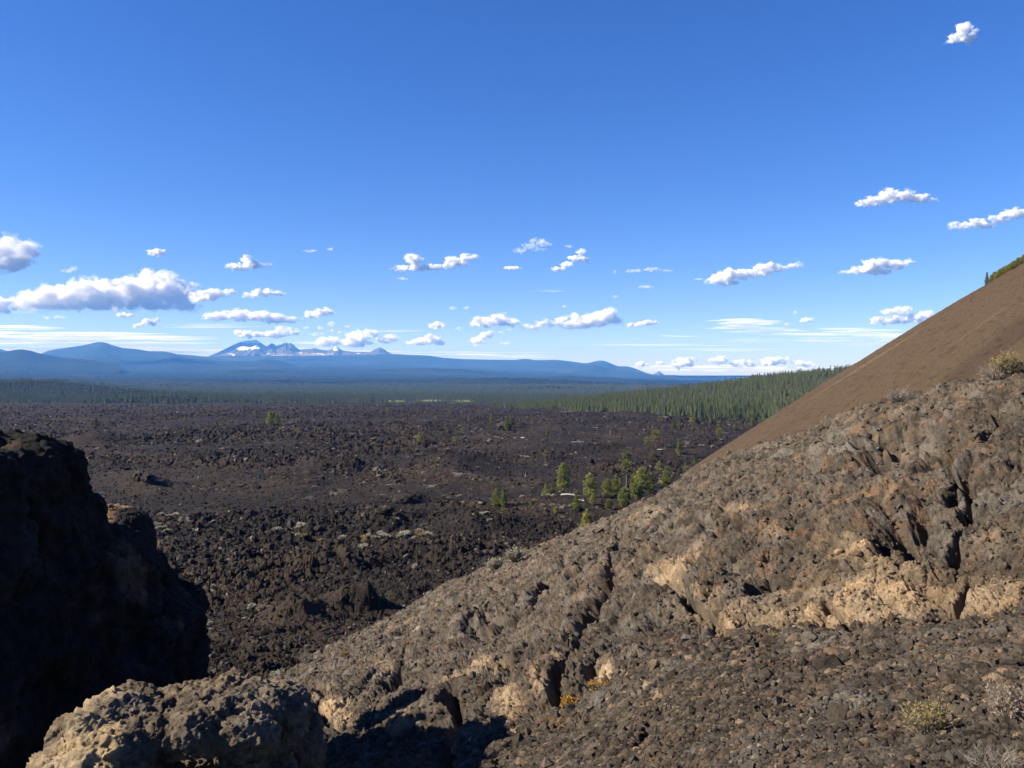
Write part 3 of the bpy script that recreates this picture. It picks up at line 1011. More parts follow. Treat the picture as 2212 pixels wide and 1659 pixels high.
for mx, Yc, rad, radY, hh in ((335, 1900, 170, 160, 17), (60, 2900, 420, 300, 34), (180, 3000, 260, 260, 14), (1175, 5200, 260, 300, 20), (1100, 8000, 700, 500, 36), (560, 13500, 700, 500, 60),
                              (1240, 12000, 900, 600, 50), (930, 16000, 1200, 700, 80), (1000, 9800, 500, 500, 30)):
    cxw = (mx - CX) / F * Yc
    W[..., 2] += hh * np.exp(-((W[..., 0] - cxw) / rad) ** 2 - ((W[..., 1] - Yc) / radY) ** 2)
mead = np.maximum.reduce([np.exp(-((fgx - mx) / sx) ** 4 - ((fgy - my) / 2.2) ** 2) for mx, my, sx in ((855, 866, 22), (930, 865, 38), (1000, 866, 26))])
scar = np.exp(-((fgx - 560) / 60) ** 2 - ((fgy - 796) / 2.) ** 2) * 0
FAR = (W, tr_f, tc_f, fl_Y)
# the canopy stands some metres above the floor; crumple it where single trees are no longer built
can = sstep(4200, 6500, Yf)
W[..., 2] += can * (10 + 9 * vnoise(W2, 60., 550) + 7 * vnoise(W2, 25., 551)) * (1 - mead)
fp = mesh_from('forest_plain', W, grid_faces(*W.shape[:2]), M_FARF, attrs={'M': np.stack([mead, scar, 0 * mead], -1)})
tag(fp, 'wide forested plain fading blue toward the mountains', kind='structure')

gv = np.array([[-40000, -6000, -150], [40000, -6000, -150], [40000, 31500, -150], [-40000, 31500, -150]], float)
gr = mesh_from('ground', gv, np.array([[0, 1, 2, 3]]), M_FARF, attrs={'M': np.zeros((4, 3))})
tag(gr, kind='structure')


def range_hill(name, crest, Yc, foot_dy, Yfoot, mat, label, seed, rough=8., snow=None, back=1.12, n=700, nv=60, jag=0., relief=1.0):
    """a hill or range: crest polyline in the picture at distance Yc; falls to a buried foot in front and behind"""
    c = np.array(crest, float)
    x0, x1 = c[0, 0], c[-1, 0]
    tcx = np.linspace(x0, x1, n)
    yc = np.interp(tcx, c[:, 0], c[:, 1])
    kern = np.ones(max(3, n // 160)); kern /= kern.sum()
    if jag == 0:
        yc = np.convolve(np.pad(yc, len(kern) // 2, 'edge'), kern, 'valid')[:n]
    zc = EZ - (yc - CY) / F * Yc
    Xc = (tcx - CX) / F * Yc
    zfoot = EZ - (np.interp(tcx, c[:, 0], c[:, 1]) * 0 + foot_dy - CY) / F * Yfoot
    nf = int(nv * .7)
    rowsW = []
    for k in range(nv):
        if k <= nf:
            u = k / nf
            YY = Yfoot + (Yc - Yfoot) * u
            prof_ = u ** 1.15
        else:
            u = 1 - (k - nf) / (nv - 1 - nf)
            YY = Yc + (Yc * back - Yc) * (1 - u)
            prof_ = u ** 1.0
        zz = zfoot + (zc - zfoot) * prof_
        rowsW.append(np.stack([(tcx - CX) / F * YY, np.full(n, YY), zz], -1))
    W = np.array(rowsW)
    q = W.astype(f32).copy(); q[..., 2] = 0
    keep = np.abs(np.arange(nv) - nf)[:, None] / nf
    amp = rough * (.25 + np.clip(keep * 3, 0, 1))
    hgt = np.clip((zc - zfoot) / 400., 0, 3)[None]
    W[..., 2] += amp * fbm(q, 900. * relief, 5, .55, seed, ridged=True) * hgt
    at = np.zeros((nv, n, 3), f32)
    if snow is not None:
        at = snow(W, (W[..., 0] / W[..., 1]) * F + CX, CY - (W[..., 2] - EZ) / W[..., 1] * F, q)
    o = mesh_from(name, W, grid_faces(nv, n), mat, attrs={'M': at})
    tag(o, label, kind='structure')
    return o


# skyline hills of the left and centre
range_hill('hill', [(-900, 800), (-400, 770), (-150, 752), (-60, 748), (0, 754), (10, 757), (24, 760), (60, 775)], 23500, 800, 19500, M_FARF, 'blue hill cut by the left edge', 601, 10)
range_hill('hill', [(50, 790), (83, 766), (104, 757.5), (139, 751.6), (174, 747), (198, 741.5), (209, 739.5), (219, 739), (229, 740.5), (243, 746), (264, 751.6), (295, 754.3), (323, 759), (351, 759),
                    (368, 761.5), (382, 765), (410, 767), (434, 769.5), (470, 773), (520, 782)], 24500, 800, 19000, M_FARF, 'broad blue butte with a rounded summit', 602, 12)
range_hill('hill', [(-300, 790), (-100, 772), (0, 761.7), (24, 757), (45, 754.4), (66, 757.5), (83, 762.8), (110, 768), (150, 773), (200, 778), (260, 786)], 15500, 806, 12500, M_FARF, 'nearer dark blue hill at the left edge', 603, 8)
range_hill('hill', [(120, 790), (160, 773), (200, 770), (260, 776), (300, 779), (340, 775), (368, 768.5), (388, 768.5), (420, 775), (470, 780), (540, 781), (575, 776), (600, 778), (640, 788)], 19500, 800, 16500, M_FARF, 'low dark foothills below the butte', 604, 8)
range_hill('hill', [(420, 785), (440, 770.5), (520, 768.5), (560, 770), (640, 768), (760, 768.5), (820, 766), (852, 765), (893, 767), (925, 768), (956, 773), (1008, 776), (1060, 777), (1112, 777.5), (1122, 776), (1133, 775), (1143, 775.8),
                    (1150, 777.7), (1192, 777.3), (1205, 777.5), (1227, 780), (1262, 785), (1274, 783), (1282, 781), (1290, 779), (1296, 778.5), (1303, 779.5), (1310, 781.5), (1322, 787), (1334, 791.5), (1341, 791.6), (1348, 791), (1355, 791.4), (1362, 793),
                    (1378, 799), (1393, 805), (1407, 809), (1440, 812), (1481, 813.5), (1560, 815), (1700, 816.5), (2000, 818), (2600, 821)], 27000, 812, 21500, M_FARF, 'long blue ridge sinking to the plain on the right', 605, 12)
range_hill('hill', [(1190, 806), (1234, 794), (1262, 790.5), (1282, 789), (1300, 792), (1317, 797.5), (1360, 803), (1420, 812)], 22000, 815, 19500, M_FARF, 'small dark hill in front of the long ridge', 606, 6)


def snow_fn(W, x, y, q):
    n1 = fbm(q, 420., 5, .6, 701); n2 = fbm(q, 150., 4, .6, 702)
    a = np.exp(-((x - 524) / 14) ** 2 - ((y - 753) / 4.0) ** 2) * .9
    b = np.exp(-((x - 545) / 26) ** 2 - ((y - 739) / 2.6) ** 2) * .95
    c = np.exp(-((x - 548) / 22) ** 2 - ((y - 750) / 6) ** 2) * .55
    d = np.exp(-((x - 497) / 18) ** 2 - ((y - 765) / 4) ** 2) * .45
    e_ = np.exp(-((x - 728) / 13) ** 2 - ((y - 752) / 7) ** 2) * .75
    f_ = np.exp(-((x - 690) / 140) ** 2 - ((y - 764) / 4) ** 2) * .42
    s = sstep(.42, .62, np.maximum.reduce([a, b, c, d, e_, f_]) + .5 * n1 + .35 * n2)
    red = sstep(.3, .7, np.exp(-((x - 640) / 60) ** 2 - ((y - 767) / 4) ** 2) + .4 * n1)
    return np.stack([s, red, 0 * s], -1)


range_hill('mountain', [(440, 775), (455, 768), (479, 757.5), (503, 745.4), (516, 740), (528, 736.8), (541, 735.8), (554, 734.8), (557, 737), (563, 741), (569, 745), (576, 749), (581, 745), (587, 741), (592, 744), (597, 748), (602, 745.6), (606, 745.2),
                        (612, 741), (615, 741.5), (618, 739.6), (622, 742), (625, 741.5), (628, 741), (634, 745), (640, 751), (648, 756), (655, 755), (667, 753.8), (672, 753.9), (678, 751.8), (683, 753), (695, 756), (708, 757.5), (716, 754), (722, 750), (726, 748.4),
                        (731, 751), (740, 757.5), (768, 760), (798, 761), (806, 757), (812, 753.5), (816, 752.5), (820, 750.4), (825, 752.5), (829, 754), (836, 759), (845, 764), (870, 772)],
           30000, 775, 27500, M_SNOW, 'snow streaked volcanic mountains on the skyline left of centre', 620, 45, snow_fn, back=1.03, n=900, jag=1, relief=.35)
range_hill('mountain', [(1402, 812), (1412, 808), (1420, 804), (1424, 801.5), (1427, 804), (1436, 810), (1450, 809.5), (1470, 810.5), (1490, 813)], 30500, 814, 29500, M_SNOW, 'tiny far peak at the end of the long ridge', 621, 12, None, back=1.02, n=160, jag=1, relief=.35)
# red cone peeping over the forested hill
range_hill('hill', [(1335, 850), (1348, 843.5), (1360, 838.5), (1368, 837), (1384, 838), (1396, 841), (1410, 846), (1425, 852)], 5200, 852, 4800, M_RED, 'small reddish cinder hill showing above the right forest', 630, 3, None, back=1.08, n=200)
# ================================================================== TREES
def tube(pts, rads, seg=6):
    """verts, faces (quads) of a tapered tube through pts"""
    pts = np.array(pts, float); n = len(pts)
    d = np.gradient(pts, axis=0); d /= np.linalg.norm(d, axis=1, keepdims=True) + 1e-9
    up = np.where(np.abs(d[:, 2:3]) > .9, [[1., 0, 0]], [[0, 0, 1.]])
    a = np.cross(d, up); a /= np.linalg.norm(a, axis=1, keepdims=True)
    b = np.cross(d, a)
    an = np.linspace(0, 2 * np.pi, seg, endpoint=False)
    v = pts[:, None] + (a[:, None] * np.cos(an)[None, :, None] + b[:, None] * np.sin(an)[None, :, None]) * np.array(rads)[:, None, None]
    return v.reshape(-1, 3), grid_faces(n, seg, True)


def merge(parts):
    vs, fs, off = [], [], 0
    for v, fc in parts:
        vs.append(v); fs.append(np.asarray(fc) + off); off += len(v)
    return np.concatenate(vs), np.concatenate(fs)


def tufts(cen, size, dirs, rg, per=5, droop=0.0):
    """sprays of narrow blades round each centre; triangles"""
    n = len(cen)
    d = rg.normal(size=(n, per, 3)); d /= np.linalg.norm(d, axis=-1, keepdims=True)
    d = d * .8 + dirs[:, None] * .75
    d[..., 2] += .25 - droop
    d /= np.linalg.norm(d, axis=-1, keepdims=True)
    L = (size[:, None] * rg.uniform(.6, 1.25, (n, per)))[..., None]
    sd = np.cross(d, rg.normal(size=(n, per, 3))); sd /= np.linalg.norm(sd, axis=-1, keepdims=True)
    w = L * .30
    c = cen[:, None]
    v = np.stack([c - sd * w * .5 - d * L * .15, c + sd * w * .5 - d * L * .15, c + d * L + sd * w * .35, c + d * L * 1.05 - sd * w * .35], 2).reshape(-1, 3)
    k = np.arange(n * per) * 4
    return v, np.stack([k, k + 1, k + 2, k + 3], -1)


def pine_proto(name, H, cr0, Rmax, shape, nbr, seed, needle, tuft=.45, gaps=.0, lean=0., per=5, topflat=0.):
    """returns (trunk mesh data, crown mesh data) for one conifer H metres tall"""
    rg = np.random.default_rng(seed)
    zs = np.linspace(-.4, H * .97, 9)
    bend = np.stack([lean * (zs / H) ** 2 * H + .06 * np.sin(zs * .9 + seed), .05 * np.cos(zs * .7 + seed), zs], -1)
    r0 = .020 * H + .03
    parts = [tube(bend, r0 * (1 - .85 * (zs + .4) / (H + .4)) + .015, 7)]
    cen, dr, siz = [], [], []
    for b in range(nbr):
        u = (b + rg.uniform(0, 1)) / nbr
        z = H * (cr0 + (1 - cr0) * u)
        if gaps and math.sin(u * 17 + seed) < gaps - 1 + rg.uniform(-.3, .3):
            continue
        if shape == 'cone':
            R = Rmax * (1 - u) ** .75 * (.9 + .2 * rg.uniform()) * min(1, .55 + u * 2.5)
        elif shape == 'full':
            R = Rmax * math.sqrt(max(0, math.sin(math.pi * min(1, .16 + u * .84)))) * (1 - .35 * u)
        else:   # umbrella
            R = Rmax * (math.sin(math.pi * min(1, .2 + .74 * u)) ** .6)
        R *= rg.uniform(.6, 1.15)
        az = b * 2.399 + rg.uniform(-.4, .4)
        el = (.05 if shape == 'umbrella' else -.12) + .55 * u
        d = np.array([math.cos(az) * math.cos(el), math.sin(az) * math.cos(el), math.sin(el)])
        base = np.array([np.interp(z, zs, bend[:, 0]), np.interp(z, zs, bend[:, 1]), z])
        tip = base + d * R
        mid = (base + tip) / 2 - np.array([0, 0, .06 * R])
        parts.append(tube([base, mid, tip], [r0 * .22 * (1.1 - u), r0 * .13 * (1.1 - u), .01], 4))
        nt = max(3, int(7 * R / tuft * .55))
        for q in range(nt):
            s = rg.uniform(.3, 1.02)
            lat = np.cross(d, [0, 0, 1.]) * rg.normal() * R * .26 * (1.15 - abs(s - .7))
            cen.append(base + d * R * s + lat + rg.normal(size=3) * tuft * .22)
            dr.append(d); siz.append(tuft * rg.uniform(.7, 1.2))
    for q in range(8):
        cen.append(np.array([bend[-1, 0], bend[-1, 1], H * rg.uniform(.93, 1.)])); dr.append(np.array([0, 0, 1.])); siz.append(tuft * .8)
    tv, tf = merge(parts)
    cv, cf = tufts(np.array(cen), np.array(siz), np.array(dr), rg, per)
    t = mesh_from('trunk', tv, tf, M_BARK, link=False)
    c = mesh_from('crown', cv, cf, needle, smooth=False, link=False)
    return t.data, c.data, H


PROTO = {
    'tallumb': pine_proto('a', 12, .45, 2.2, 'umbrella', 46, 1, M_NEEDLE, .5, .45),
    'broadumb': pine_proto('b', 9, .38, 3.0, 'umbrella', 44, 2, M_NEEDLE_Y, .55, .5),
    'thinumb': pine_proto('c', 9, .5, 1.6, 'umbrella', 26, 3, M_NEEDLE, .45, .5, .03),
    'full1': pine_proto('d', 11, .12, 2.5, 'full', 90, 4, M_NEEDLE, .5, .15),
    'full2': pine_proto('e', 8, .1, 2.3, 'full', 74, 5, M_NEEDLE, .5, .2, -.02),
    'cone1': pine_proto('f', 7, .06, 1.9, 'cone', 80, 6, M_NEEDLE, .42, 0),
    'cone2': pine_proto('g', 6, .08, 1.5, 'cone', 64, 7, M_NEEDLE, .4, .1, .02),
    'bushy': pine_proto('h', 4, .04, 2.0, 'full', 56, 8, M_NEEDLE, .45, 0),
    'skyline': pine_proto('j', 4, .04, 2.0, 'full', 60, 18, M_NEEDLE_Y, .45, 0),
    'bright': pine_proto('i', 7, .04, 2.1, 'cone', 90, 9, M_NEEDLE_Y, .42, 0),
}


def place_tree(kind, x, ybase, ytop, label, group=None, rz=None, wid=1.0, cat='tree', name='pine_tree', pt=None):
    p = lava_at(x, ybase) if pt is None else pt
    td, cd, H = PROTO[kind]
    h = (ybase - ytop) / F * p[1]
    e = empty(name, (p[0], p[1], p[2] - .1 * h / H), RNG.uniform(0, 6.28) if rz is None else rz, h / H)
    e.scale = (h / H * wid, h / H * wid, h / H)
    tag(e, label, cat, group)
    t = bpy.data.objects.new('trunk', td); c = bpy.data.objects.new('crown', cd)
    for o in (t, c):
        col.objects.link(o); o.parent = e
    return e


G1 = 'pines growing at the foot of the cinder slope'
T = place_tree
T('tallumb', 1355, 1058, 978, 'tallest pine of the grove, bare trunk under a layered umbrella crown', G1)
T('full1', 1219, 1066, 999, 'large full crowned green pine standing left of the grove', G1, wid=1.15)
T('full2', 1277, 1080, 1029, 'dense pine at the left end of the main grove', G1, wid=1.1)
T('full2', 1283, 1094, 1068, 'short pine at the foot of the dense pine at the left end of the grove', G1)
T('cone1', 1244, 1112, 1070, 'conical young pine beside the bleached fallen log', G1)
T('bright', 1268, 1152, 1098, 'bright yellow green young pine against the ridge crest', G1, wid=1.15)
T('cone2', 1067, 1101, 1062, 'left one of two conical pines standing close together mid lava', G1, wid=1.25)
T('cone1', 1090, 1097, 1057, 'right one of two conical pines standing close together mid lava', G1, wid=.9)
T('thinumb', 1085, 1131, 1103, 'small flat topped pine below the pair of conical pines', G1, wid=1.3)
T('full2', 1312, 1082, 1040, 'rounded pine in the middle of the grove', G1, wid=1.1)
T('full1', 1330, 1078, 1033, 'slim pine just left of the tallest one', G1, wid=.9)
T('full2', 1386, 1068, 1013, 'broad green pine just right of the tallest one', G1, wid=1.2)
T('bushy', 1350, 1096, 1054, 'dark bushy pine in front of the tallest trunk', G1, wid=.75)
T('bushy', 1372, 1082, 1050, 'bushy pine low in the grove right of the tallest trunk', G1, wid=.75)
T('bushy', 1316, 1099, 1078, 'shortest bushy pine at the front of the grove', G1, wid=.9)
T('cone1', 1404, 1064, 1024, 'conical pine at the right side of the grove', G1, wid=1.1)
T('cone2', 1385, 1082, 1054, 'low conical pine where the grove meets the ridge', G1, wid=1.3)
T('thinumb', 1424, 1040, 999, 'thin stemmed pine with a small flat crown near the cinder slope', G1)
T('cone1', 1438, 1050, 1010, 'green conical pine touching the cinder slope edge', G1, wid=1.3)
T('full2', 1370, 1062, 1026, 'pale green pine behind the tallest pine', G1)
T('cone1', 1340, 1072, 1040, 'narrow conical pine behind the bushy pines of the grove', G1)
T('cone2', 1180, 1067, 1041, 'small conical pine left of the large full pine', G1, wid=1.3)
T('cone2', 1197, 1066, 1043, 'dark slim pine touching the large full pine', G1, wid=1.2)
T('cone2', 1482, 1026, 1004, 'little pine half hidden by the cinder slope edge', G1)
T('cone2', 1501, 1006, 986, 'upper little pine half hidden by the cinder slope edge', G1)
T('broadumb', 1417, 976, 940, 'yellowish pine with a broad umbrella crown on a brown mound', G1)
T('broadumb', 1396, 977, 955, 'shorter yellowish pine left of the broad umbrella pine', G1, wid=.8)
T('cone1', 1466, 985, 953, 'slender pine right of the brown mound', G1, wid=.8)
T('bushy', 1411, 988, 976, 'tiny bush like pine at the foot of the brown mound', G1)
T('bright', 990, 1163, 1143, 'small yellow green sapling on the near lava left of another', G1)
T('bright', 1024, 1163, 1147, 'paler small sapling on the near lava right of another', G1, wid=1.4)
T('bushy', 1145, 1098, 1087, 'low green bush beside the pale shrubs near the log', G1, cat='bush', name='green_bush')
T('bushy', 1203, 1114, 1100, 'olive bush just left of the conical pine by the log', G1, cat='bush', name='green_bush')
T('thinumb', 1177, 1003, 979, 'lone thin pine with a little round crown mid field', G1, wid=1.2)
G2 = 'scattered small pines on the far lava field'
LB = 'small pine standing alone on the far black lava field'
T('full2', 583, 919, 890, 'left one of two bushy pines together on the far left lava', G2, wid=1.2)
T('full2', 597, 918, 892, 'right one of two bushy pines together on the far left lava', G2, wid=1.1)
T('full1', 907, 960, 933, 'yellowish pine on a dark block left of centre', G2, wid=1.2)
T('full1', 1094, 938, 903, 'taller one of two slender pines on the rugged knob', G2, wid=.8)
T('full1', 1103, 926, 900, 'shorter one of two slender pines on the rugged knob', G2, wid=.8)
T('bushy', 297, 1036, 1014, 'small round bush topping the mound past the outcrop', G2, cat='bush', name='green_bush')
for x, b, t_ in ((611, 913, 904), (554, 905, 888), (207, 926, 905), (649, 915, 902), (255, 889, 877), (303, 887, 876), (122, 893, 882), (575, 885, 873), (633, 911, 900),
                 (837, 898, 884), (885, 900, 887), (943, 906, 895), (974, 896, 879), (1013, 911, 899), (1016, 921, 913), (1062, 923, 905), (1155, 912, 901), (1246, 911, 903), (1182, 942, 924),
                 (1554, 954, 932), (1457, 936, 917), (1496, 930, 908), (1552, 925, 908), (1466, 925, 908), (1426, 915, 899), (1376, 922, 913), (1535, 915, 903), (1590, 925, 908), (1610, 920, 906), (1575, 917, 904),
                 (982, 962, 945), (1033, 898, 890), (700, 893, 885), (455, 890, 882), (1310, 905, 896), (1290, 925, 917), (1400, 930, 920), (1520, 940, 928), (1000, 935, 925), (880, 925, 917), (1120, 912, 902), (1230, 945, 937), (1625, 925, 905), (1642, 922, 903), (1600, 935, 922)):
    T(random.choice(['full1', 'cone1', 'thinumb', 'full2', 'broadumb', 'cone2']), x, b, t_, LB, G2, wid=random.uniform(.9, 1.3))


# little pines on the skyline of the cinder slope
def cone_point(x, y, back=0.):
    """where the view ray just grazes the slope"""
    u = (x - CX) / F; v = -(y - CY) / F
    best = None
    for YY in np.linspace(150, 420, 540):
        dz = v * YY + EZ - cone_z(u * YY, YY)
        if best is None or dz < best[0]:
            best = (dz, YY)
    YY = best[1] + back
    return np.array([u * YY, YY, cone_z(u * YY, YY)])


G3 = 'green shrubs on the skyline of the cinder slope'
for i, (x, w, h, yl) in enumerate(((2132, .9, 3.0, 'lowest dark pine shrub on the cinder slope skyline'), (2143, 1.4, 2.6, ''), (2150, 1.6, 3.2, ''), (2160, 1.6, 3.2, ''), (2170, 1.7, 3.2, ''), (2180, 1.7, 3.0, ''),
                                   (2190, 1.6, 3.2, ''), (2201, 1.6, 3.3, ''), (2213, 1.7, 3.4, ''), (2226, 1.7, 3.4, ''), (2155, 1.3, 2.6, ''), (2185, 1.3, 2.6, ''))):
    ysil = 560 + (2212 - x) * .642
    p = cone_point(x, ysil, -3.0 if i > 9 else 2.0)
    h *= .9
    e = T('skyline' if i else 'cone1', 0, h, 0, yl or 'yellow green shrub in the row on the cinder slope skyline', G3, pt=p + np.array([0, 0, -.2]), cat='shrub', name='green_shrub')
    s = h / PROTO['bushy'][2]
    e.scale = (s * w * .75, s * w * .75, s)

# ------------------------------------------------------------------ forest on the hill
def spire(seed, H=12., R=2.3, tiers=7, k=7):
    rg = np.random.default_rng(seed)
    vs, fs = [], []
    n = 0
    for t in range(tiers):
        u = t / tiers
        z0 = H * (.1 + .9 * u)
        r = R * (1 - u) ** .8 * rg.uniform(.8, 1.15)
        a0 = rg.uniform(0, 6)
        top = np.array([0, 0, min(z0 + H * .24, H)])
        for j in range(k):
            a = a0 + j * 6.283 / k + rg.uniform(-.25, .25)
            rr_ = r * rg.uniform(.65, 1.2)
            b = np.array([math.cos(a - .42) * rr_ * .8, math.sin(a - .42) * rr_ * .8, z0 - H * .015 * rg.uniform(0, 1)])
            c = np.array([math.cos(a) * rr_ * 1.15, math.sin(a) * rr_ * 1.15, z0 - H * .05 * rg.uniform(0, 1)])
            d = np.array([math.cos(a + .42) * rr_ * .8, math.sin(a + .42) * rr_ * .8, z0 + H * .01])
            vs += [top, b, c, d]
            fs.append([n, n + 1, n + 2, n + 3]); n += 4
    return np.array(vs), np.array(fs)


SP = [spire(31, 12, 2.2, 8), spire(32, 11, 2.5, 7), spire(33, 13, 2.0, 9), spire(34, 9, 2.4, 6)]
SPO = []
for v, fc in SP:
    tv, tf = tube([(0, 0, -.5), (0, 0, 4)], [.22, .15], 5)
    vv, ff = merge([(v, fc), (tv, tf)])
    SPO.append(mesh_from('pine_tree', vv, ff, None, smooth=False, link=False, mats=[M_FOREST, M_BARK], mat_idx=[0] * len(fc) + [1] * len(tf)).data)
SPF = [spire(41, 12, 2.3, 4, 5), spire(42, 11, 2.6, 4, 5), spire(43, 13, 2.1, 4, 5)]
SPFF = [spire(51, 12, 2.8, 2, 4), spire(52, 13, 2.5, 2, 4)]


def surf_samples(W, w, n, rg):
    """n random points on a grid surface, cell weights w"""
    A = np.linalg.norm(np.cross(W[1:, :-1] - W[:-1, :-1], W[:-1, 1:] - W[:-1, :-1]), axis=-1) * w[:-1, :-1]
    p = (A / A.sum()).ravel()
    c = rg.choice(len(p), n, p=p)
    i, j = np.divmod(c, W.shape[1] - 1)
    a, b = rg.uniform(0, 1, (2, n, 1))
    return (W[i, j] * (1 - a) + W[i + 1, j] * a) * (1 - b) + (W[i, j + 1] * (1 - a) + W[i + 1, j + 1] * a) * b


def multi(protos, pos, scale, rg, wid=1.0):
    out = []
    which = rg.integers(0, len(protos), len(pos))
    for k, (v, fc) in enumerate(protos):
        m = which == k
        n = int(m.sum())
        if not n:
            continue
        a = rg.uniform(0, 6.283, n); c, s = np.cos(a), np.sin(a)
        sc = scale[m]
        wv = sc * rg.uniform(.8, 1.25, n) * wid
        X = (v[None, :, 0] * c[:, None] - v[None, :, 1] * s[:, None]) * wv[:, None]
        Yv = (v[None, :, 0] * s[:, None] + v[None, :, 1] * c[:, None]) * wv[:, None]
        Z = v[None, :, 2] * sc[:, None]
        q = np.stack([X, Yv, Z], -1) + pos[m][:, None]
        out.append((q.reshape(-1, 3), (fc[None] + (np.arange(n) * len(v))[:, None, None]).reshape(-1, fc.shape[1])))
    return merge(out)


Wh, trh, tch = HILL
xs = np.repeat(tch[None], len(trh), 0); ts = np.repeat(trh[:, None], len(tch), 1)
dens = sstep(.9, 1.1, ts) * (1 - sstep(3.5, 3.9, ts)) * ((xs > 1060) & (xs < 1900))
dens = dens * (1 - .72 * sstep(1590, 1720, xs) * sstep(2.5, 1.5, ts))
rgt = np.random.default_rng(90)
hp = surf_samples(Wh, dens, 9500, rgt)
# thin by noise so small clearings appear
q = hp.astype(f32).copy(); q[:, 2] = 0
hp = hp[vnoise(q, 45., 801) > -.38 - .5 * rgt.uniform(0, 1, len(hp))]
sc = (.45 + .85 * rgt.beta(2, 2.2, len(hp))) * 1.0
px_h = hp[:, 0] / hp[:, 1] * F + CX
order = np.argsort(hp[:, 1] + 200 * rgt.uniform(0, 1, len(hp)))
vis = px_h[order] < 1660
front = order[vis][:205]
rest = np.setdiff1d(np.arange(len(hp)), front)
for i in front:
    o = bpy.data.objects.new('pine_tree', SPO[rgt.integers(0, 4)])
    col.objects.link(o)
    o.location = hp[i]; o.rotation_euler = (0, 0, rgt.uniform(0, 6.28)); s = sc[i]
    o.scale = (s * rgt.uniform(.8, 1.2),) * 2 + (s,)
    tag(o, 'pine in the front rank of the green forest along the lava edge', 'tree', 'front pines of the green forest on the right')
v, fc = multi([(a_, b_) for a_, b_ in SPF], hp[rest], sc[rest], rgt)
fo = mesh_from('forest', v, fc, M_FOREST, smooth=False)
tag(fo, 'massed green pines covering the low hill on the right', kind='stuff')

# ------------------------------------------------------------------ forest on the far plain
Wf_, trf, tcf, _ = FAR
YY = Wf_[..., 1]
xs = np.repeat(tcf[None], len(trf), 0)
clear = np.maximum.reduce([np.exp(-((fgx - mx) / (sx * 1.05)) ** 6 - ((fgy - my) / 5.5) ** 6) for mx, my, sx in ((855, 870, 22), (930, 870, 38), (1000, 870, 26))])
vis = ((xs > -120) & (xs < 2000)) * (1 - .97 * clear)
n1 = vis * ((YY > 1690) & (YY < 2900))
p1 = surf_samples(Wf_, n1, 21000, rgt)
s1 = rgt.uniform(.45, 1.25, len(p1)) * 1.05
v1, f1 = multi(SPF, p1, s1, rgt)
n2 = vis * ((YY >= 2900) & (YY < 6800))
p2 = surf_samples(Wf_, n2, 52000, rgt)
p2[:, 2] -= 1
s2 = rgt.uniform(.5, 1.25, len(p2)) * (1.1 + .35 * sstep(3000, 6500, p2[:, 1]))
v2, f2 = multi(SPFF, p2, s2, rgt, 1.5)
v, fc = merge([(v1, f1), (v2, f2)])
fo = mesh_from('forest', v, fc, M_FOREST_HAZY, smooth=False)
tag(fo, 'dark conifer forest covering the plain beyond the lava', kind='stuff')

# ------------------------------------------------------------------ pale shrubs on the lava
def puff_shrub(seed, mat, R=1.0, n=70, h=.7):
    rg = np.random.default_rng(seed)
    d = rg.normal(size=(n, 3)); d[:, 2] = np.abs(d[:, 2]); d /= np.linalg.norm(d, axis=1, keepdims=True)
    c = d * rg.uniform(.35, .8, (n, 1)) * R; c[:, 2] *= h
    v, fc = tufts(c, np.full(n, .42 * R), d, rg, 5)
    return mesh_from('pale_shrub', v, fc, mat, smooth=False, link=False).data


SH = [puff_shrub(i, m) for i, m in ((1, M_SAGE), (2, M_SAGE), (3, M_SAGE2), (4, M_SAGE), (5, M_STRAW))]
GS = 'pale dry shrubs scattered on the lava'
clus = [(565, 685, 1128, 1140, 6, 1.3), (640, 700, 1142, 1160, 5, 1.1), (725, 825, 1148, 1166, 13, 1.1), (815, 935, 1142, 1168, 16, 1.2), (330, 392, 1100, 1118, 6, 1.0), (320, 385, 1118, 1150, 9, 1.2), (1125, 1200, 1072, 1082, 8, 1.0),
        (1150, 1220, 1088, 1118, 9, 1.0), (1000, 1062, 1108, 1145, 5, .8), (525, 555, 1160, 1170, 3, 1.0), (765, 805, 1183, 1194, 3, 1.3), (395, 420, 1245, 1262, 4, .9), (420, 470, 1258, 1290, 5, .7), (530, 600, 1300, 1325, 8, .7),
        (515, 545, 1318, 1335, 3, .6), (445, 475, 1340, 1365, 4, .55), (412, 430, 1385, 1392, 2, .6), (408, 425, 1440, 1455, 2, .5), (860, 930, 1182, 1190, 3, .8), (1030, 1100, 1128, 1140, 4, .8),
        (640, 720, 960, 975, 5, 1.2), (600, 760, 925, 940, 5, 1.5), (310, 420, 920, 935, 4, 1.5), (1240, 1310, 953, 958, 4, 1.2), (400, 500, 1045, 1060, 4, 1.0), (560, 700, 1045, 1065, 4, .9), (1480, 1545, 1022, 1030, 3, .9), (1060, 1200, 945, 960, 4, 1.2),
        (1300, 1460, 905, 925, 5, 1.4), (900, 1000, 1022, 1035, 3, .9)]
for x0, x1, y0, y1, n, s in clus:
    for k in range(n):
        x = random.uniform(x0, x1); y = y0 + (y1 - y0) * ((x - x0) / max(1, x1 - x0) * .5 + random.uniform(0, .5))
        p = lava_at(x, y)
        o = bpy.data.objects.new('pale_shrub', SH[random.choice([0, 1, 3, 0, 1, 2, 4])])
        col.objects.link(o)
        ss = s * random.uniform(.6, 1.25) * .95
        ss *= .8
        o.scale = (ss * random.uniform(1, 1.4), ss, ss * random.uniform(.8, 1.2)); o.location = (p[0], p[1], p[2] + .05)
        o.rotation_euler = (0, 0, random.uniform(0, 6.28))
        tag(o, 'pale dry shrub tuft growing among the black lava blocks', 'shrub', GS)

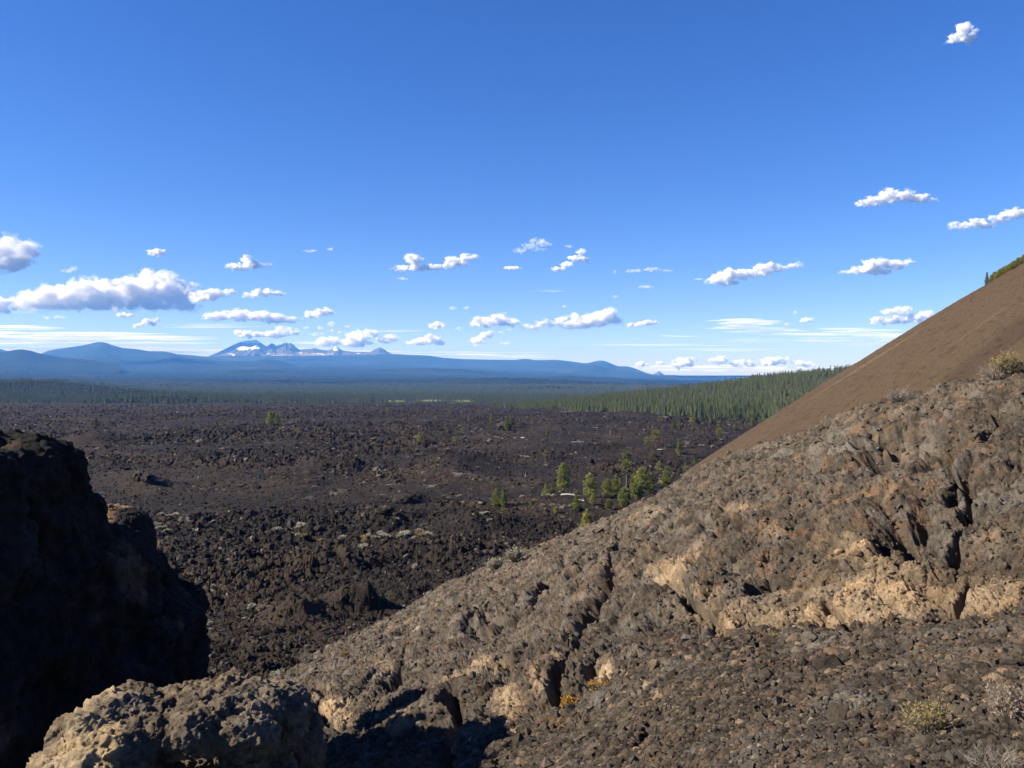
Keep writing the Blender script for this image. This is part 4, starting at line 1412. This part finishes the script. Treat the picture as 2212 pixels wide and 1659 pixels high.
# ------------------------------------------------------------------ logs
def log(x, y, length, ang, r, label, bend=.4, seed=0):
    p = lava_at(x, y)
    d = np.array([math.cos(ang), math.sin(ang), 0])
    s = np.linspace(-.5, .5, 9)
    pts = p[None] + d[None] * (s * length)[:, None] + np.stack([0 * s, 0 * s, r * 1.2 + .45 + bend * (.25 - s ** 2) * length * .2 + .05 * np.sin(s * 30)], -1)
    v, fc = tube(pts, r * (1 - .45 * (s + .5)), 8)
    parts = [(v, fc)]
    for k in range(3):
        q = pts[2 + 2 * k]
        parts.append(tube([q, q + np.array([.2 * length * .3, -.1, .5 + .2 * k])], [r * .4, .02], 5))
    v, fc = merge(parts)
    o = mesh_from('fallen_log', v, fc, M_LOG)
    tag(o, label, 'log', 'bleached fallen logs on the lava')


log(1226, 1084, 5.0, -.35, .30, 'long curved white fallen log left of the conical young pine', 1.2)
log(1258, 1092, 2.2, -.9, .18, 'short pale log end right of the conical young pine')
log(1130, 952, 4.0, -1.0, .28, 'pale log lying mid field below the lone thin round crowned pine')
log(1248, 956, 7.5, .05, .25, 'thin horizontal bleached log far out on the lava')
log(1210, 1041 - 18, 3., .3, .15, 'small grey log behind the large full crowned pine')
log(1515, 960, 3.5, -.2, .25, 'pale log below the lone pine at the cinder slope edge')
log(1426, 980, 3.2, -.4, .22, 'log lying on the brown mound right of the umbrella pine')
log(905, 968 + 20, 4.0, .4, .2, 'small pale log on the lava left of centre')
log(730, 1107, 1.8, .5, .12, 'thin pale log fallen just above the row of shrubs', .2)
log(700, 1001, 4.0, .1, .2, 'long thin pale log on the left part of the lava')

# snags
def snag(x, yb, yt, label, seed):
    rg = np.random.default_rng(seed)
    p = lava_at(x, yb); h = (yb - yt) / F * p[1]
    parts = [tube([(0, 0, -.3), (.03 * h, 0, h * .5), (.0, .02 * h, h)], [.16, .1, .02], 6)]
    for k in range(7):
        z = h * rg.uniform(.35, .95); a = rg.uniform(0, 6.28); L = h * .16 * rg.uniform(.5, 1)
        parts.append(tube([(0.02 * h, 0, z), (math.cos(a) * L, math.sin(a) * L, z + L * .3)], [.04, .012], 4))
    v, fc = merge(parts)
    o = mesh_from('dead_tree', v, fc, M_LOG); o.location = (p[0], p[1], p[2])
    tag(o, label, 'dead tree')


snag(1005, 993, 981, 'grey dead snag left of the lone thin pine', 1)
snag(1316, 942, 927, 'thin bare snag far out on the lava right of centre', 2)
snag(1135, 1030, 1019, 'short leaning grey snag above the pale shrubs', 3)


# ------------------------------------------------------------------ shrubs on the near ridge
def twig_shrub(x, y, width_px, height_px, seed, label, stem_mat, leaf_mat, leaves=0.0, n=60, pt=None, spread=1.0, leafsize=.03, th=.0012):
    p = ridge_point(x, y) if pt is None else pt
    k = p[1] / F
    Wd_, H_ = width_px * k, height_px * k
    rg = np.random.default_rng(seed)
    e = empty('dry_shrub', (p[0], p[1], p[2] - .02 * H_), 0)
    tag(e, label, 'shrub', None)
    parts, lc, ld = [], [], []
    rad = max(.0022, k * .55)
    for i in range(n):
        a = rg.uniform(0, 6.283); r = rg.uniform(.1, 1) ** .6
        tip = np.array([math.cos(a) * r * Wd_ * .5 * spread, math.sin(a) * r * Wd_ * .35, H_ * rg.uniform(.55, 1.05) * (1 - .4 * r * r)])
        b0 = tip * np.array([.12, .12, 0])
        mid = tip * np.array([.55, .55, .6]) + rg.normal(size=3) * H_ * .06
        parts.append(tube([b0, mid, tip], [rad, rad * .75, rad * .35], 3))
        for q in range(3):
            s = rg.uniform(.45, .95); m = b0 + (tip - b0) * s + rg.normal(size=3) * H_ * .02
            t2 = m + (rg.normal(size=3) * .14 + np.array([0, 0, .2])) * H_
            parts.append(tube([m, t2], [rad * .55, rad * .25], 3))
            if rg.uniform() < leaves:
                for w_ in range(3):
                    lc.append(m + (t2 - m) * rg.uniform(.3, 1.1) + rg.normal(size=3) * H_ * .02); ld.append((t2 - m) / np.linalg.norm(t2 - m))
    v, fc = merge(parts)
    mesh_from('stems', v, fc, stem_mat, parent=e)
    if lc:
        v, fc = tufts(np.array(lc), np.full(len(lc), leafsize), np.array(ld), rg, 4)
        mesh_from('leaves', v, fc, leaf_mat, smooth=False, parent=e)


twig_shrub(1110, 1216, 34, 26, 1, 'white feathery shrub on the ridge crest, rightmost of two', M_SAGE, M_SAGE, .9, 110, leafsize=.08)
twig_shrub(1068, 1232, 38, 26, 2, 'greyer pale shrub on the ridge crest, left of the white one', M_SAGE, M_SAGE, .6, 90, leafsize=.07)
twig_shrub(1135, 1200, 40, 14, 21, 'low grey twigs just right of the white feathery shrub', M_TWIG, M_SAGE, .1, 40)
twig_shrub(1945, 872, 80, 34, 3, 'bare grey twiggy shrub where the ridge meets the cinder slope', M_TWIG, M_TWIG, .1, 60)
twig_shrub(2180, 812, 75, 46, 4, 'yellow orange leafy shrub on the ridge crest at the right edge', M_TWIG, M_STRAW, .95, 130, leafsize=.035)
twig_shrub(2150, 822, 90, 40, 41, 'grey twigs tangled left of the yellow shrub on the crest', M_TWIG, M_TWIG, .15, 90)
twig_shrub(1228, 1540, 34, 32, 5, 'compact orange leaved shrub in a dark cleft of the ridge', M_ORANGE, M_ORANGE, 1.0, 90, leafsize=.03)
twig_shrub(1295, 1505, 60, 26, 6, 'loose rusty orange sprigs above the compact orange shrub', M_TWIG, M_ORANGE, .5, 45, leafsize=.025)
twig_shrub(1330, 1515, 90, 34, 61, 'bare pale twigs lying right of the rusty sprigs', M_TWIG, M_TWIG, .0, 40)
twig_shrub(1250, 1600, 80, 24, 62, 'whitish dry twigs below the orange shrub', M_TWIG, M_TWIG, .05, 50)
twig_shrub(2005, 1585, 120, 80, 7, 'straw coloured twiggy shrub on the rubble at the lower right', M_TWIG, M_STRAW, .55, 150, leafsize=.016)
twig_shrub(2190, 1570, 120, 90, 8, 'pale buff shrub cut by the right edge of the picture', M_TWIG, M_SAGE2, .6, 150, leafsize=.016)
twig_shrub(2150, 1668, 170, 60, 9, 'thin pale grass like twigs in the lower right corner', M_TWIG, M_TWIG, .0, 60)
twig_shrub(1620, 998, 70, 26, 10, 'dry grey tuft on the jagged crest below the cinder slope', M_TWIG, M_SAGE2, .4, 70)
twig_shrub(745, 1420, 26, 12, 11, 'small yellowish tuft on the lower left end of the ridge', M_STRAW, M_STRAW, .8, 40, leafsize=.06)
twig_shrub(600, 1462, 60, 24, 12, 'pale shrub on the ridge end behind the big tan boulder', M_SAGE, M_SAGE, .7, 60, leafsize=.07)
twig_shrub(660, 1440, 40, 30, 13, 'grey upright twigs at the low left end of the ridge', M_TWIG, M_SAGE, .2, 40)
twig_shrub(1675, 1390, 22, 14, 14, 'tiny straw tuft at the foot of the tan wall', M_STRAW, M_STRAW, .5, 30, leafsize=.02)

# ================================================================== CLOUDS
BASE_ALT = 2100.
M_CLOUD, M_WISP = 1.0, .13         # relative density


def cloud(lobes, label, mat=1.0, wisp=False, seed=0, name='cloud', thick=1.0, base=True, group=None, dist=None, kind=None, grow=1.24, soft=1.0):
    L = np.array([l[:4] for l in lobes], float)
    L[:, 2:] *= grow
    ylow = (L[:, 1] + L[:, 3]).max()
    elev = max((CY - ylow) / F, .012)
    Yc = min(BASE_ALT / elev, 110000.) if dist is None else dist
    cx0, cy0 = L[:, 0].mean(), L[:, 1].mean()
    rg = np.random.default_rng(seed + 1000)
    vs, fs, off = [], [], 0
    for (cx, cy, rx_, ry_) in L:
        n = int(np.clip(rx_ / ry_ * 12, 14, 50))
        for k in range(n):
            a = rg.uniform(0, 6.283); r = math.sqrt(rg.uniform(0, 1)) * .86
            ox = cx + math.cos(a) * r * rx_; oz = cy + math.sin(a) * r * ry_ * .85
            oy = rg.normal() * min(rx_, ry_ * 1.3) * .35 * thick
            pr = ry_ * rg.uniform(.32, .62) * (1 - r * .5)
            v, fc = ICO2
            vv = v * np.array([pr * rg.uniform(1.0, 1.7), pr, pr * rg.uniform(.75, 1.)]) + np.array([ox - cx0, oy, -(oz - cy0)])
            vs.append(vv); fs.append(fc + off); off += len(v)
    v = np.concatenate(vs); fc = np.concatenate(fs)
    big = L[:, 3].mean()
    if base and not wisp:   # flat bottoms
        zl = -(ylow - cy0)
        v[:, 2] = np.where(v[:, 2] < zl + big * .3, zl + big * .3 + (v[:, 2] - zl - big * .3) * .4, v[:, 2])
    v, fc = voxel_union(v, fc, max(.75, big * .07))
    vf = (v + seed * 13.7).astype(f32)
    dv = np.stack([fbm(vf + 50 * k, big * .9, 5, .62, 900 + k) for k in range(3)], -1)
    v = v + dv * big * .5 * np.array([1.5, 1, 1])
    s = Yc / F
    dens = mat / (big * .34 * s)
    o = mesh_from(name, v, fc, cloud_volume('cloud_vapour', dens))
    o.scale = (s, s, s)
    o.location = ((cx0 - CX) * s, Yc, EZ - (cy0 - CY) * s)
    if not wisp:      # torn thin fringe round the thick body
        n_ = v / np.maximum(np.linalg.norm(v - 0, axis=1, keepdims=True), 1e-6)
        dv2 = np.stack([fbm(vf + 90 + 31 * k, big * .6, 4, .65, 940 + k) for k in range(3)], -1)
        v2 = v * np.array([1.04, 1.1, 1.08]) + dv2 * big * np.array([1.3, .8, .8])
        mesh_from('cloud_fringe', v2, fc, cloud_volume('cloud_thin_vapour', dens * .25), parent=o)
    tag(o, label, None if kind else 'cloud', group, kind)
    return o


C = cloud
C([(15, 548, 48, 30), (55, 543, 32, 20), (20, 568, 45, 20), (18, 524, 14, 9), (-35, 550, 40, 34)], 'bright white cloud cut by the left edge', seed=1)
C([(80, 650, 32, 20), (110, 640, 30, 20), (125, 630, 18, 15), (165, 640, 34, 24), (195, 622, 25, 20), (214, 612, 13, 11), (240, 630, 36, 28), (280, 622, 36, 27), (320, 612, 35, 23), (350, 606, 25, 17), (375, 620, 22, 16),
   (400, 632, 18, 14), (300, 647, 50, 20), (350, 652, 45, 15), (390, 660, 28, 10), (150, 660, 25, 10), (411, 618, 8, 7), (250, 650, 40, 18), (210, 655, 30, 14), (320, 632, 50, 22), (380, 640, 40, 16), (260, 645, 60, 20), (130, 652, 50, 14)], 'largest long heaped white cloud above the left hills', seed=2)
C([(5, 660, 30, 17), (36, 652, 16, 10), (44, 640, 7, 6)], 'low white cloud at the left edge beside the largest cloud', seed=3)
C([(440, 639, 26, 12), (470, 634, 25, 9), (425, 645, 14, 8), (495, 631, 12, 5)], 'small white cloud just right of the largest cloud', seed=4)
C([(540, 638, 16, 6), (565, 632, 22, 9), (595, 634, 18, 6)], 'flat white cloud second right of the largest cloud', seed=5)
C([(515, 576, 20, 8), (533, 562, 8, 11), (545, 571, 14, 9), (565, 574, 18, 4), (582, 571, 7, 3)], 'small peaked cloud high above the snowy mountains', seed=6)
C([(470, 683, 22, 9), (495, 681, 18, 10), (525, 682, 24, 12), (560, 683, 22, 12), (590, 688, 24, 10), (620, 690, 25, 8)], 'long lumpy white cloud over the snowy mountains', seed=7)
C([(335, 545, 14, 8), (347, 544, 12, 6)], 'small lone puff high on the left', seed=8)
C([(515, 719, 8, 5), (540, 723, 20, 8), (568, 724, 10, 4)], 'small cloud just above the snowy summit', seed=9)
C([(592, 722, 20, 8), (603, 714, 10, 6), (630, 717, 13, 8)], 'rounded cloud pair right of the snowy summit', seed=10)
C([(680, 678, 18, 8), (700, 674, 16, 8), (670, 683, 10, 5)], 'small puffy cloud above the jagged peaks', seed=11)
C([(715, 738, 25, 9), (700, 741, 14, 7), (775, 735, 28, 13), (795, 722, 18, 9), (770, 720, 12, 7), (755, 740, 25, 9), (835, 733, 18, 9), (848, 729, 8, 6)], 'wide bank of cloud resting on the distant peaks', seed=12)
C([(905, 738, 20, 7), (930, 732, 16, 10), (950, 740, 12, 6), (885, 740, 10, 4)], 'low cloud right of the bank over the peaks', seed=13)
C([(945, 703, 16, 7)], 'small oval cloud above the centre left skyline', seed=14)
C([(1045, 696, 24, 13), (1068, 692, 22, 12), (1090, 697, 22, 9), (1105, 695, 11, 6)], 'rounded white cloud above the centre of the long ridge', seed=15)
C([(1047, 724, 15, 7), (1030, 735, 15, 7), (1057, 719, 7, 5)], 'slanted small cloud under the rounded white one', seed=16)
C([(1150, 704, 16, 5), (1180, 698, 20, 8), (1225, 697, 26, 13), (1260, 692, 28, 15), (1300, 682, 26, 14), (1318, 680, 14, 12), (1322, 691, 16, 8), (1280, 697, 30, 10)], 'long bright cloud tapering to the left, over the right of the ridge', seed=17)
C([(1370, 702, 16, 4.5), (1400, 697, 20, 5)], 'thin small cloud right of the long tapering one', seed=18)
C([(895, 562, 15, 11), (880, 579, 28, 6), (920, 578, 30, 6), (955, 575, 28, 6), (985, 563, 22, 8), (1010, 555, 16, 7), (1000, 570, 12, 5)], 'ragged double humped cloud in the middle of the sky', seed=19)
C([(1160, 522, 16, 8), (1178, 527, 14, 6), (1142, 531, 16, 7), (1122, 541, 14, 6), (1165, 538, 20, 4)], 'thin ragged cloud, highest of the central group', mat=M_WISP, wisp=True, seed=20)
C([(1107, 579, 17, 4)], 'tiny oval cloud between the two ragged ones', seed=21)
C([(1205, 580, 15, 4), (1225, 570, 14, 6), (1245, 557, 14, 8), (1255, 546, 8, 6), (1263, 561, 11, 5)], 'slanting cloud rising to the right near the centre', seed=22)
C([(1370, 585, 18, 4), (1410, 582, 18, 5), (1440, 584, 15, 3)], 'faint flat cloud strip left of the two big right clouds', mat=M_WISP, wisp=True, seed=23)
C([(1545, 607, 20, 7), (1557, 598, 16, 10), (1577, 591, 18, 11), (1570, 606, 24, 10), (1610, 592, 24, 10), (1655, 578, 22, 10), (1680, 580, 20, 6), (1717, 574, 14, 5), (1640, 591, 28, 6)], 'long bright cloud slanting upward right of centre', seed=24)
C([(1832, 588, 14, 4), (1860, 584, 22, 8), (1885, 575, 24, 12), (1905, 569, 22, 11), (1935, 572, 24, 9), (1958, 566, 12, 4), (1900, 588, 26, 6)], 'bright oval cloud left of the cinder slope', seed=25)
C([(1920, 674, 18, 6), (1945, 671, 22, 8), (1905, 693, 24, 8), (1940, 692, 26, 9), (1975, 688, 25, 10), (2000, 680, 18, 9)], 'layered cloud half hidden behind the cinder slope', seed=26)
C([(2080, 64, 11, 13), (2084, 80, 17, 12), (2064, 80, 14, 8), (2052, 90, 8, 4), (2100, 78, 9, 6), (2096, 62, 8, 6)], 'small ragged cloud, highest in the upper right corner', seed=27)
C([(1870, 438, 18, 8), (1892, 432, 18, 10), (1930, 424, 28, 13), (1945, 419, 20, 10), (1980, 428, 24, 9), (2008, 430, 15, 4)], 'white lens shaped cloud high on the right', seed=28)
C([(2075, 487, 24, 8), (2110, 479, 15, 10), (2130, 487, 18, 6), (2160, 471, 22, 8), (2190, 462, 24, 9), (2225, 460, 30, 9)], 'grey white cloud strip cut by the right edge', seed=29)
C([(1742, 691, 16, 5)], 'tiny puff above the grey streak near the cinder slope', seed=30)
C([(1388, 787, 12, 5), (1425, 785, 10, 4)], 'low pair of puffs over the tiny far peak', seed=31)
C([(1475, 783, 22, 9), (1460, 790, 14, 6), (1490, 778, 12, 7)], 'low cloud just right of the tiny far peak', seed=32)
C([(1548, 780, 18, 8), (1560, 775, 10, 6), (1595, 785, 20, 7), (1620, 784, 14, 6)], 'low horizon cloud over the left of the green forest', seed=33)
C([(1680, 779, 30, 8), (1660, 784, 16, 6), (1725, 784, 14, 5), (1745, 788, 14, 5)], 'low horizon cloud nearest the cinder slope', seed=34)
C([(273, 680, 14, 5), (258, 681, 6, 3)], 'small puff hanging under the largest cloud', seed=35)
C([(318, 697, 16, 7), (300, 703, 10, 4), (335, 692, 8, 5)], 'small slanted puff lower under the largest cloud', seed=36)
GW = 'tiny faint cloud scraps'
for i, (x, y, a, b) in enumerate(((979, 666, 8, 4), (1008, 665, 7, 4), (1219, 662, 6, 3), (1327, 641, 6, 4), (1328, 588, 6, 4), (1395, 620, 16, 4), (993, 709, 7, 4), (1090, 742, 11, 5), (1083, 718, 7, 3), (1100, 712, 7, 4), (1228, 532, 9, 3), (145, 585, 14, 4),
                                  (158, 580, 6, 6), (670, 542, 16, 3), (713, 538, 7, 3), (870, 602, 12, 3), (693, 708, 6, 5), (715, 700, 7, 6), (717, 714, 5, 4), (685, 722, 18, 4), (735, 718, 5, 3), (640, 712, 5, 3), (128, 685, 14, 4), (100, 686, 8, 4), (1700, 700, 8, 3), (660, 708, 8, 3),
                                  (1717, 675, 5, 4), (1030, 746, 8, 3), (750, 705, 8, 3), (492, 577, 8, 3), (1026, 551, 6, 3), (1510, 603, 10, 2.5), (2106, 66, 8, 5))):
    C([(x, y, a, b)], 'faint small scrap of cloud drifting among the bigger clouds', mat=M_WISP, wisp=True, seed=60 + i, name='cloud', group=GW)

# stratus streaks near the horizon: nobody could count them
def streaks(lst, seed, thin, label):
    vs, fs, off = [], [], 0
    Yc = 112000.; s = Yc / F
    rg = np.random.default_rng(seed)
    v0, f0 = ICO2
    for i, (x, y, a, b) in enumerate(lst):
        for k in range(9):
            ox, oy = rg.normal() * a * .35, rg.normal() * b * .55
            q = v0 * np.array([a * rg.uniform(.3, .8) / 8, b * rg.uniform(.5, 1.5), b * rg.uniform(.15, .4)])
            q = q + np.array([(x + ox - CX) / 8, rg.uniform(-20, 20), -(y + oy - CY)])
            vs.append(q); fs.append(f0 + off); off += len(v0)
    v, fc = voxel_union(np.concatenate(vs), np.concatenate(fs), .5)
    vf = v.astype(f32)
    v = v + np.stack([fbm(vf + 9, 9., 4, .6, 951) * 2, 0 * vf[:, 0], 1.6 * fbm(vf, 7., 4, .6, 950)], -1)
    v[:, 0] *= 8
    o = mesh_from('cloud_streaks', v, fc, cloud_volume('cloud_veil', thin / (3.5 * s)))
    o.scale = (s, s, s); o.location = (0, Yc, EZ)
    tag(o, label, kind='stuff')


streaks([(60, 707, 170, 5), (160, 722, 220, 6), (60, 735, 200, 8), (250, 745, 260, 8), (380, 757, 200, 6), (60, 757, 150, 7), (-60, 725, 120, 9), (300, 730, 180, 5), (600, 758, 220, 6)], 5, .28, 'thin flat white veil of cloud low over the left hills')
streaks([(430, 700, 110, 2.5), (480, 706, 110, 2.5), (1620, 698, 85, 6), (1650, 712, 110, 5), (1590, 705, 60, 4), (1750, 722, 140, 4), (1800, 735, 120, 4), (1680, 735, 130, 3), (1850, 712, 90, 5), (1900, 728, 90, 7), (1190, 628, 55, 2), (1467, 727, 50, 2.5),
         (1400, 745, 200, 2.5), (1530, 755, 150, 2.5), (980, 764, 150, 4), (1100, 768, 120, 3), (700, 740, 150, 3), (1560, 794, 200, 6), (1700, 798, 150, 6), (1450, 799, 120, 4), (1900, 745, 100, 5), (870, 715, 90, 2)], 6, .22, 'faint flat grey veils of cloud above the horizon right of the mountains')

# ================================================================== HAZE
hz = NT('haze_air')
vol = hz.n('ShaderNodeVolumePrincipled')
vol.inputs['Color'].default_value = (.11, .35, .98, 1)
vol.inputs['Density'].default_value = HAZE
vol.inputs['Absorption Color'].default_value = (1, 1, 1, 1)
vol.inputs['Anisotropy'].default_value = 0.0
hz.t.links.new(vol.outputs[0], hz.out.inputs['Volume'])
lo = np.array([-45000., -8000., -260.]); hi = np.array([45000., 36000., 1500.])
c8 = np.array([[(hi if (i >> k) & 1 else lo)[k] for k in range(3)] for i in range(8)])
hf = np.array([[0, 2, 3, 1], [4, 5, 7, 6], [0, 1, 5, 4], [2, 6, 7, 3], [0, 4, 6, 2], [1, 3, 7, 5]])
ho = mesh_from('haze', c8, hf, hz.m, smooth=False)
tag(ho, 'blue air between the viewer and the mountains', kind='stuff')

# ================================================================== LIGHT, SKY, CAMERA
SUN_AZ, SUN_EL = math.radians(-98), math.radians(34)      # measured from the view direction (+Y), positive to the right
sd = np.array([math.sin(SUN_AZ) * math.cos(SUN_EL), math.cos(SUN_AZ) * math.cos(SUN_EL), math.sin(SUN_EL)])
ld = bpy.data.lights.new('sun', 'SUN')
ld.energy = SUN; ld.angle = math.radians(.55); ld.color = (1.0, .93, .82)
lo_ = bpy.data.objects.new('sun', ld); col.objects.link(lo_)
from mathutils import Vector
lo_.rotation_euler = Vector(sd).to_track_quat('Z', 'Y').to_euler()

world = bpy.data.worlds.new('World'); scene.world = world
world.use_nodes = True
wt = world.node_tree; wt.nodes.clear()
sky = wt.nodes.new('ShaderNodeTexSky'); sky.sky_type = 'NISHITA'; sky.sun_disc = False
sky.sun_elevation = SUN_EL; sky.sun_rotation = SUN_AZ
sky.altitude = 1300; sky.air_density = AIR; sky.dust_density = DUST; sky.ozone_density = OZONE
hs = wt.nodes.new('ShaderNodeHueSaturation'); hs.inputs['Saturation'].default_value = SKYSAT
bg = wt.nodes.new('ShaderNodeBackground'); bg.inputs['Strength'].default_value = SKY
wo = wt.nodes.new('ShaderNodeOutputWorld')
wt.links.new(sky.outputs[0], hs.inputs['Color']); gm = wt.nodes.new('ShaderNodeGamma'); gm.inputs['Gamma'].default_value = 1.0
tn = wt.nodes.new('ShaderNodeMix'); tn.data_type = 'RGBA'; tn.blend_type = 'MULTIPLY'
tn.inputs[0].default_value = 1.0; tn.inputs[7].default_value = (.37, .39, .588, 1)
wt.links.new(hs.outputs[0], gm.inputs['Color']); wt.links.new(gm.outputs[0], tn.inputs[6])
wt.links.new(tn.outputs[2], bg.inputs['Color']); wt.links.new(bg.outputs[0], wo.inputs['Surface'])

cam = bpy.data.cameras.new('camera'); co = bpy.data.objects.new('camera', cam); col.objects.link(co)
cam.sensor_fit = 'HORIZONTAL'; cam.sensor_width = 36; cam.lens = 36 * F / 2212
cam.shift_y = -(829.5 - CY) / 2212
cam.clip_start = .05; cam.clip_end = 300000
co.location = (0, 0, EZ); co.rotation_euler = (math.radians(90), 0, 0)
scene.camera = co

scene.view_settings.view_transform = 'Standard'
scene.view_settings.look = 'None'
scene.view_settings.gamma = 1
scene.view_settings.exposure = EXPO
cy = scene.cycles
cy.use_denoising = True
cy.max_bounces = 20; cy.diffuse_bounces = 3; cy.glossy_bounces = 2; cy.transmission_bounces = 2
cy.transparent_max_bounces = 16
cy.volume_bounces = 16
cy.use_adaptive_sampling = True
cy.adaptive_threshold = .01
